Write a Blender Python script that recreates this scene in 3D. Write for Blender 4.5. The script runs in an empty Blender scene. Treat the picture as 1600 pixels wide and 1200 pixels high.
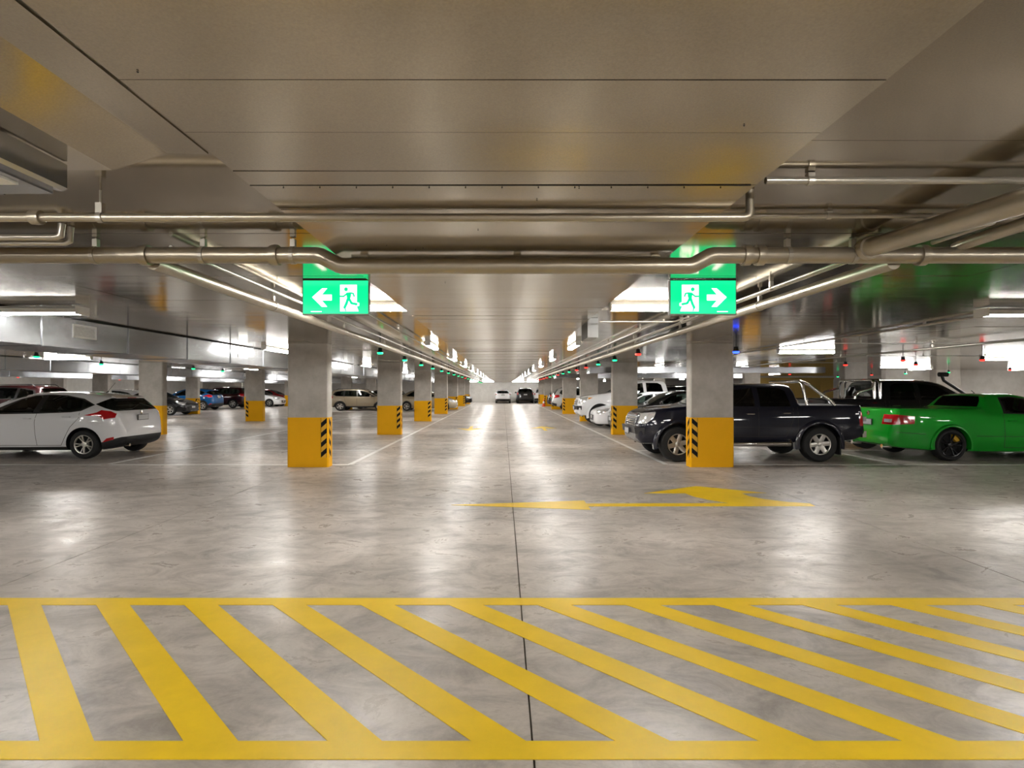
import bpy, bmesh, math, random
import numpy as np
from mathutils import Vector, Matrix

random.seed(7)
scene = bpy.context.scene
COL = scene.collection

# ------------------------------------------------------------------ camera, world, exposure
F, VX, VY, EYE = 890.0, 786.0, 608.0, 1.5          # focal length / vanishing point in 1600x1200 pixels, eye height
cam_data = bpy.data.cameras.new('camera')
cam_data.sensor_width = 36.0
cam_data.lens = F / 1600.0 * 36.0
cam_data.shift_x = (800.0 - VX) / 1600.0
cam_data.shift_y = (VY - 600.0) / 1600.0
cam_data.clip_start = 0.05
cam_data.clip_end = 300
cam = bpy.data.objects.new('camera', cam_data)
cam.location = (0, 0, EYE)
cam.rotation_euler = (math.radians(90), 0, 0)
COL.objects.link(cam)
scene.camera = cam

world = bpy.data.worlds.new('world')
scene.world = world
world.use_nodes = True
world.node_tree.nodes['Background'].inputs[0].default_value = (0.9, 0.92, 1.0, 1)
world.node_tree.nodes['Background'].inputs[1].default_value = 0.02

scene.view_settings.view_transform = 'Standard'
scene.view_settings.look = 'None'
scene.view_settings.gamma = 1.0
scene.view_settings.use_curve_mapping = False
scene.view_settings.exposure = 1.0
LAMP = 52.0                                        # emission of the fluorescent diffusers


def gx(px, Y): return (px - VX) / F * Y
def gz(py, Y): return EYE - (py - VY) / F * Y


# ------------------------------------------------------------------ materials
MATS = {}
def _nt(name):
    m = bpy.data.materials.new(name); m.use_nodes = True
    MATS[name] = m
    return m, m.node_tree, m.node_tree.nodes['Principled BSDF']

def plain(name, col, rough=0.5, metal=0.0, coat=0.0, spec=0.5, noise=0.0, nscale=20.0):
    m, t, b = _nt(name)
    b.inputs['Base Color'].default_value = (*col, 1)
    b.inputs['Roughness'].default_value = rough
    b.inputs['Metallic'].default_value = metal
    b.inputs['Coat Weight'].default_value = coat
    b.inputs['Coat Roughness'].default_value = 0.04
    b.inputs['Specular IOR Level'].default_value = spec
    if noise:
        tc = t.nodes.new('ShaderNodeTexCoord'); n = t.nodes.new('ShaderNodeTexNoise')
        n.inputs['Scale'].default_value = nscale; n.inputs['Detail'].default_value = 5
        mix = t.nodes.new('ShaderNodeMixRGB')
        mix.inputs[1].default_value = (*[max(0, c * (1 - noise)) for c in col], 1)
        mix.inputs[2].default_value = (*[min(1, c * (1 + noise)) for c in col], 1)
        t.links.new(tc.outputs['Object'], n.inputs['Vector'])
        t.links.new(n.outputs['Fac'], mix.inputs[0])
        t.links.new(mix.outputs[0], b.inputs['Base Color'])
    return m

def emit(name, col, strength):
    m, t, b = _nt(name)
    b.inputs['Base Color'].default_value = (*col, 1)
    b.inputs['Roughness'].default_value = 0.4
    b.inputs['Emission Color'].default_value = (*col, 1)
    b.inputs['Emission Strength'].default_value = strength
    return m

def floor_material():
    m, t, b = _nt('polished_concrete')
    N = t.nodes.new; L = t.links.new
    g = N('ShaderNodeNewGeometry')
    def noise(scale, detail, stretch, rough=0.6, dist=0.0):
        mp = N('ShaderNodeMapping'); mp.inputs['Scale'].default_value = stretch
        L(g.outputs['Position'], mp.inputs['Vector'])
        n = N('ShaderNodeTexNoise'); n.inputs['Scale'].default_value = scale
        n.inputs['Detail'].default_value = detail; n.inputs['Roughness'].default_value = rough
        n.inputs['Distortion'].default_value = dist
        L(mp.outputs[0], n.inputs['Vector']); return n
    big = noise(0.55, 6, (1, 1.4, 1), 0.62, 0.6)
    trowel = noise(2.4, 9, (1, 1.5, 1), 0.72, 0.7)
    fine = noise(38, 4, (1, 1, 1))
    r1 = N('ShaderNodeValToRGB'); e = r1.color_ramp.elements
    e[0].position = 0.36; e[0].color = (0.405, 0.365, 0.33, 1)
    e[1].position = 0.66; e[1].color = (0.62, 0.56, 0.51, 1)
    L(big.outputs['Fac'], r1.inputs[0])
    r2 = N('ShaderNodeValToRGB'); e = r2.color_ramp.elements
    e[0].position = 0.36; e[0].color = (0.56, 0.55, 0.55, 1)
    e[1].position = 0.56; e[1].color = (1, 1, 1, 1)
    L(trowel.outputs['Fac'], r2.inputs[0])
    mul = N('ShaderNodeMixRGB'); mul.blend_type = 'MULTIPLY'; mul.inputs[0].default_value = 0.75
    L(r1.outputs[0], mul.inputs[1]); L(r2.outputs[0], mul.inputs[2])
    mul2 = N('ShaderNodeMixRGB'); mul2.blend_type = 'OVERLAY'; mul2.inputs[0].default_value = 0.12
    L(mul.outputs[0], mul2.inputs[1]); L(fine.outputs['Fac'], mul2.inputs[2])
    L(mul2.outputs[0], b.inputs['Base Color'])
    mr = N('ShaderNodeMapRange'); mr.inputs[1].default_value = 0.35; mr.inputs[2].default_value = 0.65
    mr.inputs[3].default_value = 0.42; mr.inputs[4].default_value = 0.25
    L(trowel.outputs['Fac'], mr.inputs[0]); L(mr.outputs[0], b.inputs['Roughness'])
    wav = noise(1.6, 2, (1, 1, 1))
    bp = N('ShaderNodeBump'); bp.inputs['Strength'].default_value = 0.09; bp.inputs['Distance'].default_value = 0.02
    L(wav.outputs['Fac'], bp.inputs['Height']); L(bp.outputs[0], b.inputs['Normal'])
    b.inputs['Specular IOR Level'].default_value = 0.27
    return m

def sheet_material(name, col, rough, metal, spangle=0.12, wave=0.05, scale=30):
    m, t, b = _nt(name)
    N = t.nodes.new; L = t.links.new
    g = N('ShaderNodeNewGeometry')
    n = N('ShaderNodeTexNoise'); n.inputs['Scale'].default_value = scale; n.inputs['Detail'].default_value = 4
    L(g.outputs['Position'], n.inputs['Vector'])
    n2 = N('ShaderNodeTexNoise'); n2.inputs['Scale'].default_value = 0.9; n2.inputs['Detail'].default_value = 3
    L(g.outputs['Position'], n2.inputs['Vector'])
    mix = N('ShaderNodeMixRGB')
    mix.inputs[1].default_value = (*[c * (1 - spangle) for c in col], 1)
    mix.inputs[2].default_value = (*[min(1, c * (1 + spangle)) for c in col], 1)
    add = N('ShaderNodeMath'); add.operation = 'MULTIPLY_ADD'
    add.inputs[1].default_value = 0.5
    L(n.outputs['Fac'], add.inputs[0])
    half = N('ShaderNodeMath'); half.operation = 'MULTIPLY'; half.inputs[1].default_value = 0.5
    L(n2.outputs['Fac'], half.inputs[0]); L(half.outputs[0], add.inputs[2])
    L(add.outputs[0], mix.inputs[0]); L(mix.outputs[0], b.inputs['Base Color'])
    b.inputs['Metallic'].default_value = metal
    b.inputs['Roughness'].default_value = rough
    mp = N('ShaderNodeMapping'); mp.inputs['Scale'].default_value = (0.35, 3.2, 1)
    L(g.outputs['Position'], mp.inputs['Vector'])
    w = N('ShaderNodeTexNoise'); w.inputs['Scale'].default_value = 1.2; w.inputs['Detail'].default_value = 1
    L(mp.outputs[0], w.inputs['Vector'])
    bp = N('ShaderNodeBump'); bp.inputs['Strength'].default_value = wave; bp.inputs['Distance'].default_value = 0.05
    L(w.outputs['Fac'], bp.inputs['Height']); L(bp.outputs[0], b.inputs['Normal'])
    return m

def concrete_material(name, dark, light, rough=0.75):
    m, t, b = _nt(name)
    N = t.nodes.new; L = t.links.new
    g = N('ShaderNodeNewGeometry')
    n = N('ShaderNodeTexNoise'); n.inputs['Scale'].default_value = 3.0; n.inputs['Detail'].default_value = 7
    n.inputs['Roughness'].default_value = 0.65
    L(g.outputs['Position'], n.inputs['Vector'])
    r = N('ShaderNodeValToRGB'); e = r.color_ramp.elements
    e[0].position = 0.3; e[0].color = (*dark, 1); e[1].position = 0.68; e[1].color = (*light, 1)
    L(n.outputs['Fac'], r.inputs[0]); L(r.outputs[0], b.inputs['Base Color'])
    b.inputs['Roughness'].default_value = rough
    n2 = N('ShaderNodeTexNoise'); n2.inputs['Scale'].default_value = 60; n2.inputs['Detail'].default_value = 3
    L(g.outputs['Position'], n2.inputs['Vector'])
    bp = N('ShaderNodeBump'); bp.inputs['Strength'].default_value = 0.12; bp.inputs['Distance'].default_value = 0.005
    L(n2.outputs['Fac'], bp.inputs['Height']); L(bp.outputs[0], b.inputs['Normal'])
    return m

def paint_marking(name, col, rough=0.42, wear=0.5):
    m, t, b = _nt(name)
    N = t.nodes.new; L = t.links.new
    g = N('ShaderNodeNewGeometry')
    n = N('ShaderNodeTexNoise'); n.inputs['Scale'].default_value = 2.4; n.inputs['Detail'].default_value = 7
    n.inputs['Roughness'].default_value = 0.7
    L(g.outputs['Position'], n.inputs['Vector'])
    r = N('ShaderNodeValToRGB'); e = r.color_ramp.elements
    e[0].position = 0.32; e[0].color = (*[c * (1 - 0.22 * wear) for c in col], 1)
    e[1].position = 0.6; e[1].color = (*col, 1)
    L(n.outputs['Fac'], r.inputs[0]); L(r.outputs[0], b.inputs['Base Color'])
    b.inputs['Roughness'].default_value = rough
    b.inputs['Specular IOR Level'].default_value = 0.2
    return m

def glass_material(name, tint, clear):
    m = bpy.data.materials.new(name); m.use_nodes = True; MATS[name] = m
    t = m.node_tree; t.nodes.clear(); N = t.nodes.new; L = t.links.new
    out = N('ShaderNodeOutputMaterial')
    tr = N('ShaderNodeBsdfTransparent'); tr.inputs[0].default_value = (*[c * clear for c in tint], 1)
    gl = N('ShaderNodeBsdfGlossy'); gl.inputs['Roughness'].default_value = 0.03
    gl.inputs[0].default_value = (0.9, 0.95, 0.95, 1)
    fr = N('ShaderNodeFresnel'); fr.inputs[0].default_value = 1.5
    mx = N('ShaderNodeMixShader')
    L(fr.outputs[0], mx.inputs[0]); L(tr.outputs[0], mx.inputs[1]); L(gl.outputs[0], mx.inputs[2])
    L(mx.outputs[0], out.inputs[0])
    return m

floor_material()
concrete_material('column_concrete', (0.38, 0.35, 0.31), (0.52, 0.49, 0.45))
concrete_material('wall_concrete', (0.56, 0.54, 0.51), (0.66, 0.64, 0.61))
concrete_material('joint_filler', (0.10, 0.085, 0.06), (0.15, 0.13, 0.10))
sheet_material('soffit_steel', (0.31, 0.26, 0.185), 0.11, 0.85, 0.45, 0.03, 190)
sheet_material('band_steel', (0.42, 0.365, 0.275), 0.15, 0.85, 0.45, 0.04, 190)
sheet_material('duct_steel', (0.44, 0.45, 0.47), 0.22, 0.85, 0.10, 0.03)
sheet_material('pipe_steel', (0.42, 0.375, 0.295), 0.36, 0.75, 0.22, 0.0, 14)
plain('conduit_grey', (0.44, 0.41, 0.35), 0.3, 0.65)
plain('dark_gap', (0.02, 0.018, 0.015), 0.8)
paint_marking('yellow_line', (0.90, 0.60, 0.008), 0.4)
paint_marking('white_line', (0.84, 0.83, 0.80), 0.4, .3)
paint_marking('yellow_column', (0.86, 0.43, 0.002), 0.5, 0.2)
plain('hazard_yellow', (0.80, 0.42, 0.01), 0.5)
plain('hazard_black', (0.010, 0.009, 0.008), 0.6, spec=.15)
plain('white_plastic', (0.75, 0.75, 0.72), 0.4)
plain('grey_plastic', (0.30, 0.30, 0.29), 0.5)
plain('black_plastic', (0.012, 0.012, 0.013), 0.42)
plain('rubber', (0.012, 0.012, 0.012), 0.7)
plain('alloy', (0.62, 0.60, 0.56), 0.28, 0.7)
plain('black_alloy', (0.015, 0.015, 0.017), 0.25, 0.3)
plain('chrome', (0.78, 0.76, 0.72), 0.10, 1.0)
plain('cabin_dark', (0.018, 0.018, 0.02), 0.8)
plain('seat_cloth', (0.10, 0.10, 0.10), 0.9)
plain('plate_white', (0.55, 0.55, 0.55), 0.4)
plain('plate_frame', (0.05, 0.05, 0.05), 0.4)
plain('caliper_yellow', (0.75, 0.45, 0.02), 0.4)
plain('tonneau', (0.02, 0.02, 0.022), 0.6)
plain('cone_orange', (0.85, 0.10, 0.01), 0.5)
plain('warm_lit_wall', (0.62, 0.42, 0.12), 0.6)  # warm yellow light on the far partition, put into its colour
plain('lamp_clear', (0.75, 0.76, 0.76), 0.08, 0.55)
plain('lamp_amber', (0.80, 0.30, 0.02), 0.2)
plain('lamp_red', (0.50, 0.008, 0.012), 0.10, 0.0, 0.6)
for nm, c, fl in (('paint_white', (0.86, 0.86, 0.88), 0), ('paint_navy', (0.006, 0.007, 0.016), .2), ('paint_black', (0.006, 0.006, 0.007), .1),
                  ('paint_green', (0.008, 0.36, 0.022), .25), ('paint_grey', (0.028, 0.026, 0.024), .3), ('paint_maroon', (0.035, 0.004, 0.006), .2),
                  ('paint_blue', (0.008, 0.09, 0.26), .3), ('paint_beige', (0.36, 0.30, 0.21), .4), ('paint_silver', (0.50, 0.50, 0.49), .4),
                  ('paint_red', (0.30, 0.012, 0.015), .2), ('paint_charcoal', (0.02, 0.02, 0.021), .2)):
    plain(nm, c, 0.4, fl, 1.0, 0.1)
glass_material('tinted_glass', (0.55, 0.68, 0.62), 0.55)
glass_material('privacy_glass', (0.5, 0.55, 0.55), 0.10)
emit('tube_white', (1.0, 0.98, 0.94), LAMP)
emit('sign_green', (0.0, 0.80, 0.27), 0.62)
emit('sign_white', (1.0, 1.0, 0.97), 0.95)
emit('led_green', (0.01, 0.75, 0.22), 1.6)
emit('led_red', (0.9, 0.03, 0.02), 1.6)
emit('led_blue', (0.02, 0.06, 0.9), 3.0)
M = MATS


# ------------------------------------------------------------------ mesh helpers
class MB:
    def __init__(s): s.v = []; s.f = []; s.m = []
    def add(s, vs, fs, mi=0):
        o = len(s.v); s.v += [tuple(v) for v in vs]
        for f in fs: s.f.append(tuple(i + o for i in f)); s.m.append(mi)
        return s
    def box(s, x0, x1, y0, y1, z0, z1, mi=0):
        vs = [(x, y, z) for z in (z0, z1) for y in (y0, y1) for x in (x0, x1)]
        return s.add(vs, [(0, 2, 3, 1), (4, 5, 7, 6), (0, 1, 5, 4), (2, 6, 7, 3), (0, 4, 6, 2), (1, 3, 7, 5)], mi)
    def chamfer_box(s, x0, x1, y0, y1, z0, z1, c, mi=0):
        # vertical arrises chamfered
        P = [(x0 + c, y0), (x1 - c, y0), (x1, y0 + c), (x1, y1 - c), (x1 - c, y1), (x0 + c, y1), (x0, y1 - c), (x0, y0 + c)]
        return s.prism(P, z0, z1, mi)
    def prism(s, P, z0, z1, mi=0):
        n = len(P)
        vs = [(x, y, z0) for x, y in P] + [(x, y, z1) for x, y in P]
        fs = [tuple(range(n - 1, -1, -1)), tuple(range(n, 2 * n))] + [(i, (i + 1) % n, n + (i + 1) % n, n + i) for i in range(n)]
        return s.add(vs, fs, mi)
    def prism_y(s, P, y0, y1, mi=0):
        # P: (x,z) outline, extruded along y
        n = len(P)
        vs = [(x, y0, z) for x, z in P] + [(x, y1, z) for x, z in P]
        fs = [tuple(range(n)), tuple(range(2 * n - 1, n - 1, -1))] + [(i, n + i, n + (i + 1) % n, (i + 1) % n) for i in range(n)]
        return s.add(vs, fs, mi)
    def tube(s, pts, r, seg=12, mi=0):
        pts = [Vector(p) for p in pts]; n = len(pts)
        tang = []
        for i in range(n):
            a = (pts[i] - pts[i - 1]).normalized() if i else None
            b = (pts[i + 1] - pts[i]).normalized() if i < n - 1 else None
            tang.append(((a + b).normalized() if a and b else (a or b)))
        t0 = tang[0]; up = Vector((0, 0, 1)) if abs(t0.z) < .9 else Vector((1, 0, 0))
        u = t0.cross(up).normalized(); vs = []
        for i in range(n):
            t = tang[i]
            u = (u - t * u.dot(t)).normalized(); w = t.cross(u)
            k = 1.0
            if 0 < i < n - 1:
                d = (pts[i] - pts[i - 1]).normalized().dot(t)
                k = 1.0 / max(d, .5)
            for j in range(seg):
                a = 2 * math.pi * j / seg
                # the mitre stretches only in the bend plane; small bends: uniform is close enough
                vs.append(pts[i] + (u * math.cos(a) + w * math.sin(a)) * r * (1 + (k - 1) * .5))
        fs = []
        for i in range(n - 1):
            for j in range(seg):
                a = i * seg + j; b = i * seg + (j + 1) % seg
                fs.append((a, b, b + seg, a + seg))
        fs.append(tuple(range(seg - 1, -1, -1))); fs.append(tuple(range((n - 1) * seg, n * seg)))
        return s.add(vs, fs, mi)
    def lathe(s, prof, axis='z', seg=24, c=(0, 0, 0), mi=0, close=True):
        # prof: (radius, height) along the axis
        vs = []; n = len(prof)
        for r, h in prof:
            for j in range(seg):
                a = 2 * math.pi * j / seg
                x, y = r * math.cos(a), r * math.sin(a)
                p = (x, y, h) if axis == 'z' else ((x, h, y) if axis == 'y' else (h, x, y))
                vs.append((p[0] + c[0], p[1] + c[1], p[2] + c[2]))
        fs = []
        for i in range(n - 1):
            for j in range(seg):
                a = i * seg + j; b = i * seg + (j + 1) % seg
                fs.append((a, b, b + seg, a + seg))
        if close:
            fs.append(tuple(range(seg - 1, -1, -1))); fs.append(tuple(range((n - 1) * seg, n * seg)))
        return s.add(vs, fs, mi)
    def mesh(s, name, mats, smooth=False, angle=35):
        me = bpy.data.meshes.new(name)
        me.from_pydata(s.v, [], s.f)
        for m in mats: me.materials.append(M[m] if isinstance(m, str) else m)
        if len(mats) > 1: me.polygons.foreach_set('material_index', s.m)
        bm = bmesh.new(); bm.from_mesh(me)
        bmesh.ops.recalc_face_normals(bm, faces=bm.faces)
        if smooth: smooth_bm(bm, angle)
        bm.to_mesh(me); bm.free()
        return me
    def build(s, name, mats, parent=None, smooth=False, angle=35):
        if isinstance(mats, str): mats = [mats]
        return link(name, s.mesh(name, mats, smooth, angle), parent)

def smooth_bm(bm, angle=35):
    lim = math.radians(angle)
    for f in bm.faces: f.smooth = True
    for e in bm.edges:
        e.smooth = len(e.link_faces) == 2 and e.calc_face_angle(0) < lim

def link(name, data, parent=None, loc=None):
    o = bpy.data.objects.new(name, data); COL.objects.link(o)
    if parent: o.parent = parent
    if loc: o.location = loc
    return o

def tag(o, label=None, cat=None, group=None, kind=None):
    if label: o['label'] = label
    if cat: o['category'] = cat
    if group: o['group'] = group
    if kind: o['kind'] = kind
    return o

def thing(name, label, cat, loc=(0, 0, 0), rz=0.0, group=None, kind=None):
    o = link(name, None, None, loc); o.empty_display_size = .1
    o.rotation_euler = (0, 0, rz)
    return tag(o, label, cat, group, kind)

def copy_tree(o, parent=None):
    c = o.copy(); COL.objects.link(c)
    if parent: c.parent = parent
    for ch in o.children: copy_tree(ch, c)
    return c

ORD = ['first', 'second', 'third', 'fourth', 'fifth', 'sixth', 'seventh', 'eighth', 'ninth', 'tenth', 'eleventh', 'twelfth',
       'thirteenth', 'fourteenth', 'fifteenth', 'sixteenth', 'seventeenth', 'eighteenth', 'nineteenth', 'twentieth', 'twenty-first', 'twenty-second']

# ------------------------------------------------------------------ the setting
XL, XR, YB, YF = -34.0, 24.0, -12.0, 64.5           # garage extent
SOFFIT, BAND = 2.373, 2.28
COLY = [10.94 + 7.8 * i for i in range(7)]          # column lines

# floor: slabs with recessed control joints
fl = MB().box(XL, XR, YB, YF, -0.2, -0.012).build('floor', 'joint_filler'); tag(fl, 'grey polished concrete garage floor with thin joints', 'floor', kind='structure')
fx = [XL, -26.5, -19.2, -11.6, -3.83, 0.125, 4.05, 12.0, 18.0, XR]
fy = [YB, -4, 6.62, 14.4, 22.2, 30.0, 37.8, 45.6, 53.4, YF]
for i in range(len(fx) - 1):
    for j in range(len(fy) - 1):
        gap = .0045
        gy = .003
        MB().box(fx[i] + gap, fx[i + 1] - gap, fy[j] + gy, fy[j + 1] - gy, -0.012, 0.0).build('slab', 'polished_concrete', fl)

# walls
def wall(name, label, *b, mat='wall_concrete'):
    return tag(MB().box(*b).build(name, mat), label, 'wall', kind='structure')
wall('wall_far', 'pale concrete wall closing the far end of the aisle', XL, XR, YF, YF + .3, -.2, 3.0)
wall('wall_left', 'pale concrete side wall far beyond the left cars', XL - .3, XL, YB, YF, -.2, 3.0)
wall('wall_right', 'pale concrete side wall beyond the right cars', XR, XR + .3, YB, YF, -.2, 3.0)
wall('wall_back', 'concrete wall behind the camera', XL, XR, YB - .3, YB, -.2, 3.0)
wall('wall_cross', 'grey concrete cross wall behind the green utility car', 17.6, XR, 26.2, 26.5, 0, 2.38)

# ceiling: steel sheets under the slab, each sheet a piece of its own near the camera
ce = MB()
px0, px1, py0, py1 = -9.6, 9.6, -4.0, 20.0
ce.box(XL, XR, YB, YF, SOFFIT + .012, SOFFIT + .3)
ce.box(XL, px0, YB, YF, SOFFIT, SOFFIT + .012)
ce.box(px1, XR, YB, YF, SOFFIT, SOFFIT + .012)
ce.box(px0, px1, YB, py0, SOFFIT, SOFFIT + .012)
ce.box(px0, px1, py1, YF, SOFFIT, SOFFIT + .012)
ceiling = ce.build('ceiling', 'soffit_steel'); tag(ceiling, 'brownish steel sheet ceiling over the whole garage', 'ceiling', kind='structure')
strips = [(-9.6, -6.6), (-6.6, -3.6), (-3.6, -0.9), (0.9, 3.6), (3.6, 6.6), (6.6, 9.6)]
pitch = 1.2
for (a, b) in strips:
    me = MB().box(-(b - a) / 2 + .002, (b - a) / 2 - .002, -pitch / 2 + .002, pitch / 2 - .002, 0, .007).mesh('panel', ['soffit_steel'])
    for k in range(20):
        o = link('panel', me, ceiling, ((a + b) / 2, py0 + (k + .5) * pitch, SOFFIT + random.uniform(0, .0015)))
        o.rotation_euler = (math.radians(random.uniform(-.10, .10)), math.radians(random.uniform(-.03, .03)), 0)

# the lower flat band along the middle, made of narrow cross sheets
BW = 0.968
band = MB().box(-BW + .01, BW - .01, -4.0, YF, BAND + .02, SOFFIT + .01).build('ceiling_band', 'dark_gap')
tag(band, 'wide flat metal-clad strip running down the middle of the ceiling', 'ceiling', kind='structure')
edges = [-4.0 + .3 * i for i in range(18)] + [1.437, 1.735, 2.04, 2.18]
y = 2.48
while y < YF: edges.append(y); y += .3
edges.append(YF)
cache = {}
for i in range(len(edges) - 1):
    w = round(edges[i + 1] - edges[i], 3)
    if w < .03: continue
    if w not in cache:
        c = MB()
        c.box(-BW, BW, -w / 2 + .0015, w / 2 - .0015, 0, .03)
        cache[w] = c.mesh('panel', ['band_steel'])
    o = link('panel', cache[w], band, (0, (edges[i] + edges[i + 1]) / 2, BAND + random.uniform(0, .003)))
    t = .55 if edges[i] > 2.1 else .3
    o.rotation_euler = (math.radians(random.uniform(-t, t)), math.radians(random.uniform(-.06, .06)), 0)
# rivets along the dark lapped joint
rv = MB().lathe([(.0, -.003), (.002, -.002), (.003, 0)], seg=8, close=False).mesh('rivet', ['dark_gap'])
for k in range(13):
    link('rivet', rv, band, (-.85 + k * .141, 2.205, BAND))
MB().box(-BW, BW - .02, 2.178, 2.182, BAND - .0015, BAND + .01).build('lap_joint', 'dark_gap', band)
for k in range(14):
    link('screw', rv, band, (random.uniform(-.9, .9), random.uniform(1.3, 4.2), BAND - .001))
# folded panels left of the band, over the camera
fp = MB()
prof = [(-.978, 2.279), (-1.115, 2.283), (-1.295, 2.226), (-1.62, 2.226), (-1.62, 2.233), (-1.293, 2.233), (-1.114, 2.290), (-.978, 2.286)]
fp.prism_y(prof, -4.0, 1.89)
fp.build('folded_panel', 'band_steel', ceiling)

# ------------------------------------------------------------------ columns
def make_column(label, x0, x1, y0, aisle_side, group):
    """blade column, long side across the aisle; aisle_side +1 / -1 = which end carries the hazard strips"""
    cx = (x0 + x1) / 2; hw = (x1 - x0) / 2; d = .26
    t = thing('concrete_column', label, 'column', (cx, y0, 0), 0, group)
    MB().chamfer_box(-hw, hw, 0, d, 0, SOFFIT - .001, .022).build('shaft', 'column_concrete', t)
    MB().chamfer_box(-hw - .006, hw + .006, -.006, d + .006, 0, .955, .024).build('painted_base', 'yellow_column', t)
    key = aisle_side
    if key not in STRIPS:
        z0, z1, w = .185, .945, .115
        def strip_mesh(flip):
            c = MB(); n = 4
            c.box(0, w, -.004, 0, z0, z1, 0)
            # black frame edges and slanted bars, slightly proud
            p = (z1 - z0) / n; rise = .10
            for k in range(-1, n + 1):
                za, zb = z0 + k * p, z0 + k * p + p * .5
                poly = [(0, za), (w, za + rise), (w, zb + rise), (0, zb)] if not flip else [(0, za + rise), (w, za), (w, zb), (0, zb + rise)]
                poly = clip_z(poly, z0, z1)
                if len(poly) > 2: c.prism_y(poly, -.0055, -.004, 1)
            for a, b in ((0, .005), (w - .005, w)): c.box(a, b, -.0062, -.0035, z0, z1, 1)
            return c.mesh('hazard_strip', ['hazard_yellow', 'hazard_black'])
        STRIPS[key] = strip_mesh(aisle_side < 0)
        STRIPS[-key] = STRIPS.get(-key) or strip_mesh(aisle_side > 0)
    wst = .115
    o = link('hazard_strip', STRIPS[key], t, ((hw - .02 - wst) if aisle_side > 0 else (-hw + .02), -.006, 0))
    o2 = link('hazard_strip', STRIPS[-key], t, (aisle_side * (hw + .006), (.03 if aisle_side > 0 else .03 + wst), 0))
    o2.rotation_euler = (0, 0, math.radians(90 * aisle_side))
    return t

def clip_z(P, a, b):
    for lim, sg in ((a, 1), (b, -1)):
        Q = []
        for i in range(len(P)):
            p, q = P[i], P[(i + 1) % len(P)]
            ip, iq = sg * (p[1] - lim) >= 0, sg * (q[1] - lim) >= 0
            if ip: Q.append(p)
            if ip != iq:
                u = (lim - p[1]) / (q[1] - p[1]); Q.append((p[0] + u * (q[0] - p[0]), lim))
        P = Q
        if not P: return P
    return P
STRIPS = {}
ROWS = [('left of the central aisle', -4.14, -3.36, 1, 0), ('right of the central aisle', 3.60, 4.43, -1, 0),
        ('in the second row to the left', -12.0, -11.2, -1, 1), ('in the second row to the right', 11.25, 12.0, 1, 1),
        ('in the third row to the left', -19.15, -18.4, 1, 2), ('in the fourth row to the left', -27.3, -26.5, -1, 2)]
for where, x0, x1, side, first in ROWS:
    n = 0
    for i, yc in enumerate(COLY):
        if i < first: continue
        make_column('%s concrete column from the camera %s, yellow painted base' % (ORD[n], where), x0, x1, yc, side, 'columns ' + where)
        n += 1
wp = MB().chamfer_box(19.6, 20.7, 25.75, 26.19, 0, SOFFIT, .02).build('wall_pier', 'column_concrete'); tag(wp, 'plain concrete pier on the cross wall behind the green utility car', 'column')

# ------------------------------------------------------------------ floor markings
def flat(P, z=.003):
    c = MB(); c.prism(P, .0002, z); return c
hz = thing('hatched_marking', 'yellow diagonal hatching painted across the foreground floor', 'road marking')
flat([(-6, 2.305), (6, 2.305), (6, 2.425), (-6, 2.425)]).build('border_line', 'yellow_line', hz)
flat([(-6, 3.955), (6, 3.955), (6, 4.085), (-6, 4.085)]).build('border_line', 'yellow_line', hz)
sm = flat([(0, 3.956), (.232, 3.956), (1.70, 2.424), (1.468, 2.424)]).mesh('stripe', ['yellow_line'])
for k in range(-3, 15):
    link('stripe', sm, hz, (-3.44 + .613 * k, 0, 0))
arrow = [(-.67, 7.37), (1.09, 7.08), (1.09, 7.28), (4.0, 7.30), (4.02, 7.47), (3.78, 7.56), (3.56, 7.76), (3.44, 7.98), (3.43, 8.20), (3.80, 8.22), (2.98, 8.80), (2.03, 8.20),
         (2.62, 8.20), (2.66, 7.95), (2.78, 7.72), (2.98, 7.48), (1.09, 7.46), (1.09, 7.66)]
tag(flat(arrow).build('arrow_marking', 'yellow_line'), 'yellow double headed turn arrow painted on the floor ahead', 'road marking')
def far_arrow(cx, s, label):
    P = [(-.07, 0), (.07, 0), (.07, 1.3), (.55 * 1, 1.2), (0, 2.3), (-.55, 1.2), (-.07, 1.3)]
    P = [(cx + x * .9, 20.6 + (y if s > 0 else 2.3 - y)) for x, y in P]
    if s < 0: P = P[::-1]
    tag(flat(P).build('arrow_marking', 'yellow_line'), label, 'road marking')
far_arrow(-1.25, -1, 'small far yellow lane arrow left of the floor joint')
far_arrow(1.55, 1, 'small far yellow lane arrow right of the floor joint')
def line(parent, x0, x1, y0, y1): flat([(x0, y0), (x1, y0), (x1, y1), (x0, y1)], .002).build('painted_line', 'white_line', parent)
def bays(label, xa, xb, open_x, back_x, k1=21):
    t = thing('bay_marking', label, 'road marking')
    w = .05
    if open_x is not None: line(t, open_x - w, open_x + w, 11.35, 63)
    if back_x is not None: line(t, back_x - w, back_x + w, 11.45, 63)
    for k in range(k1):
        yk = 11.3 + 2.6 * k
        if k % 3 == 0 and k: yk += .3
        line(t, xa + (w if open_x is not None else 0), xb - .001, yk - w, yk + w)
    return t
bays('white parking bay lines in the empty bays left of the aisle', -7.84, -3.05, -3.05, -7.9)
bays('white parking bay lines around the white hatchback', -13.0, -7.96, None, None)
bays('white parking bay lines under the navy pickup right of the aisle', 3.25, 7.84, 3.25, 7.9)
bays('white parking bay lines under the green utility car', 7.96, 13.0, None, None)
bays('white parking bay lines of the far left bays', -23.5, -18.2, None, None)

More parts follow.
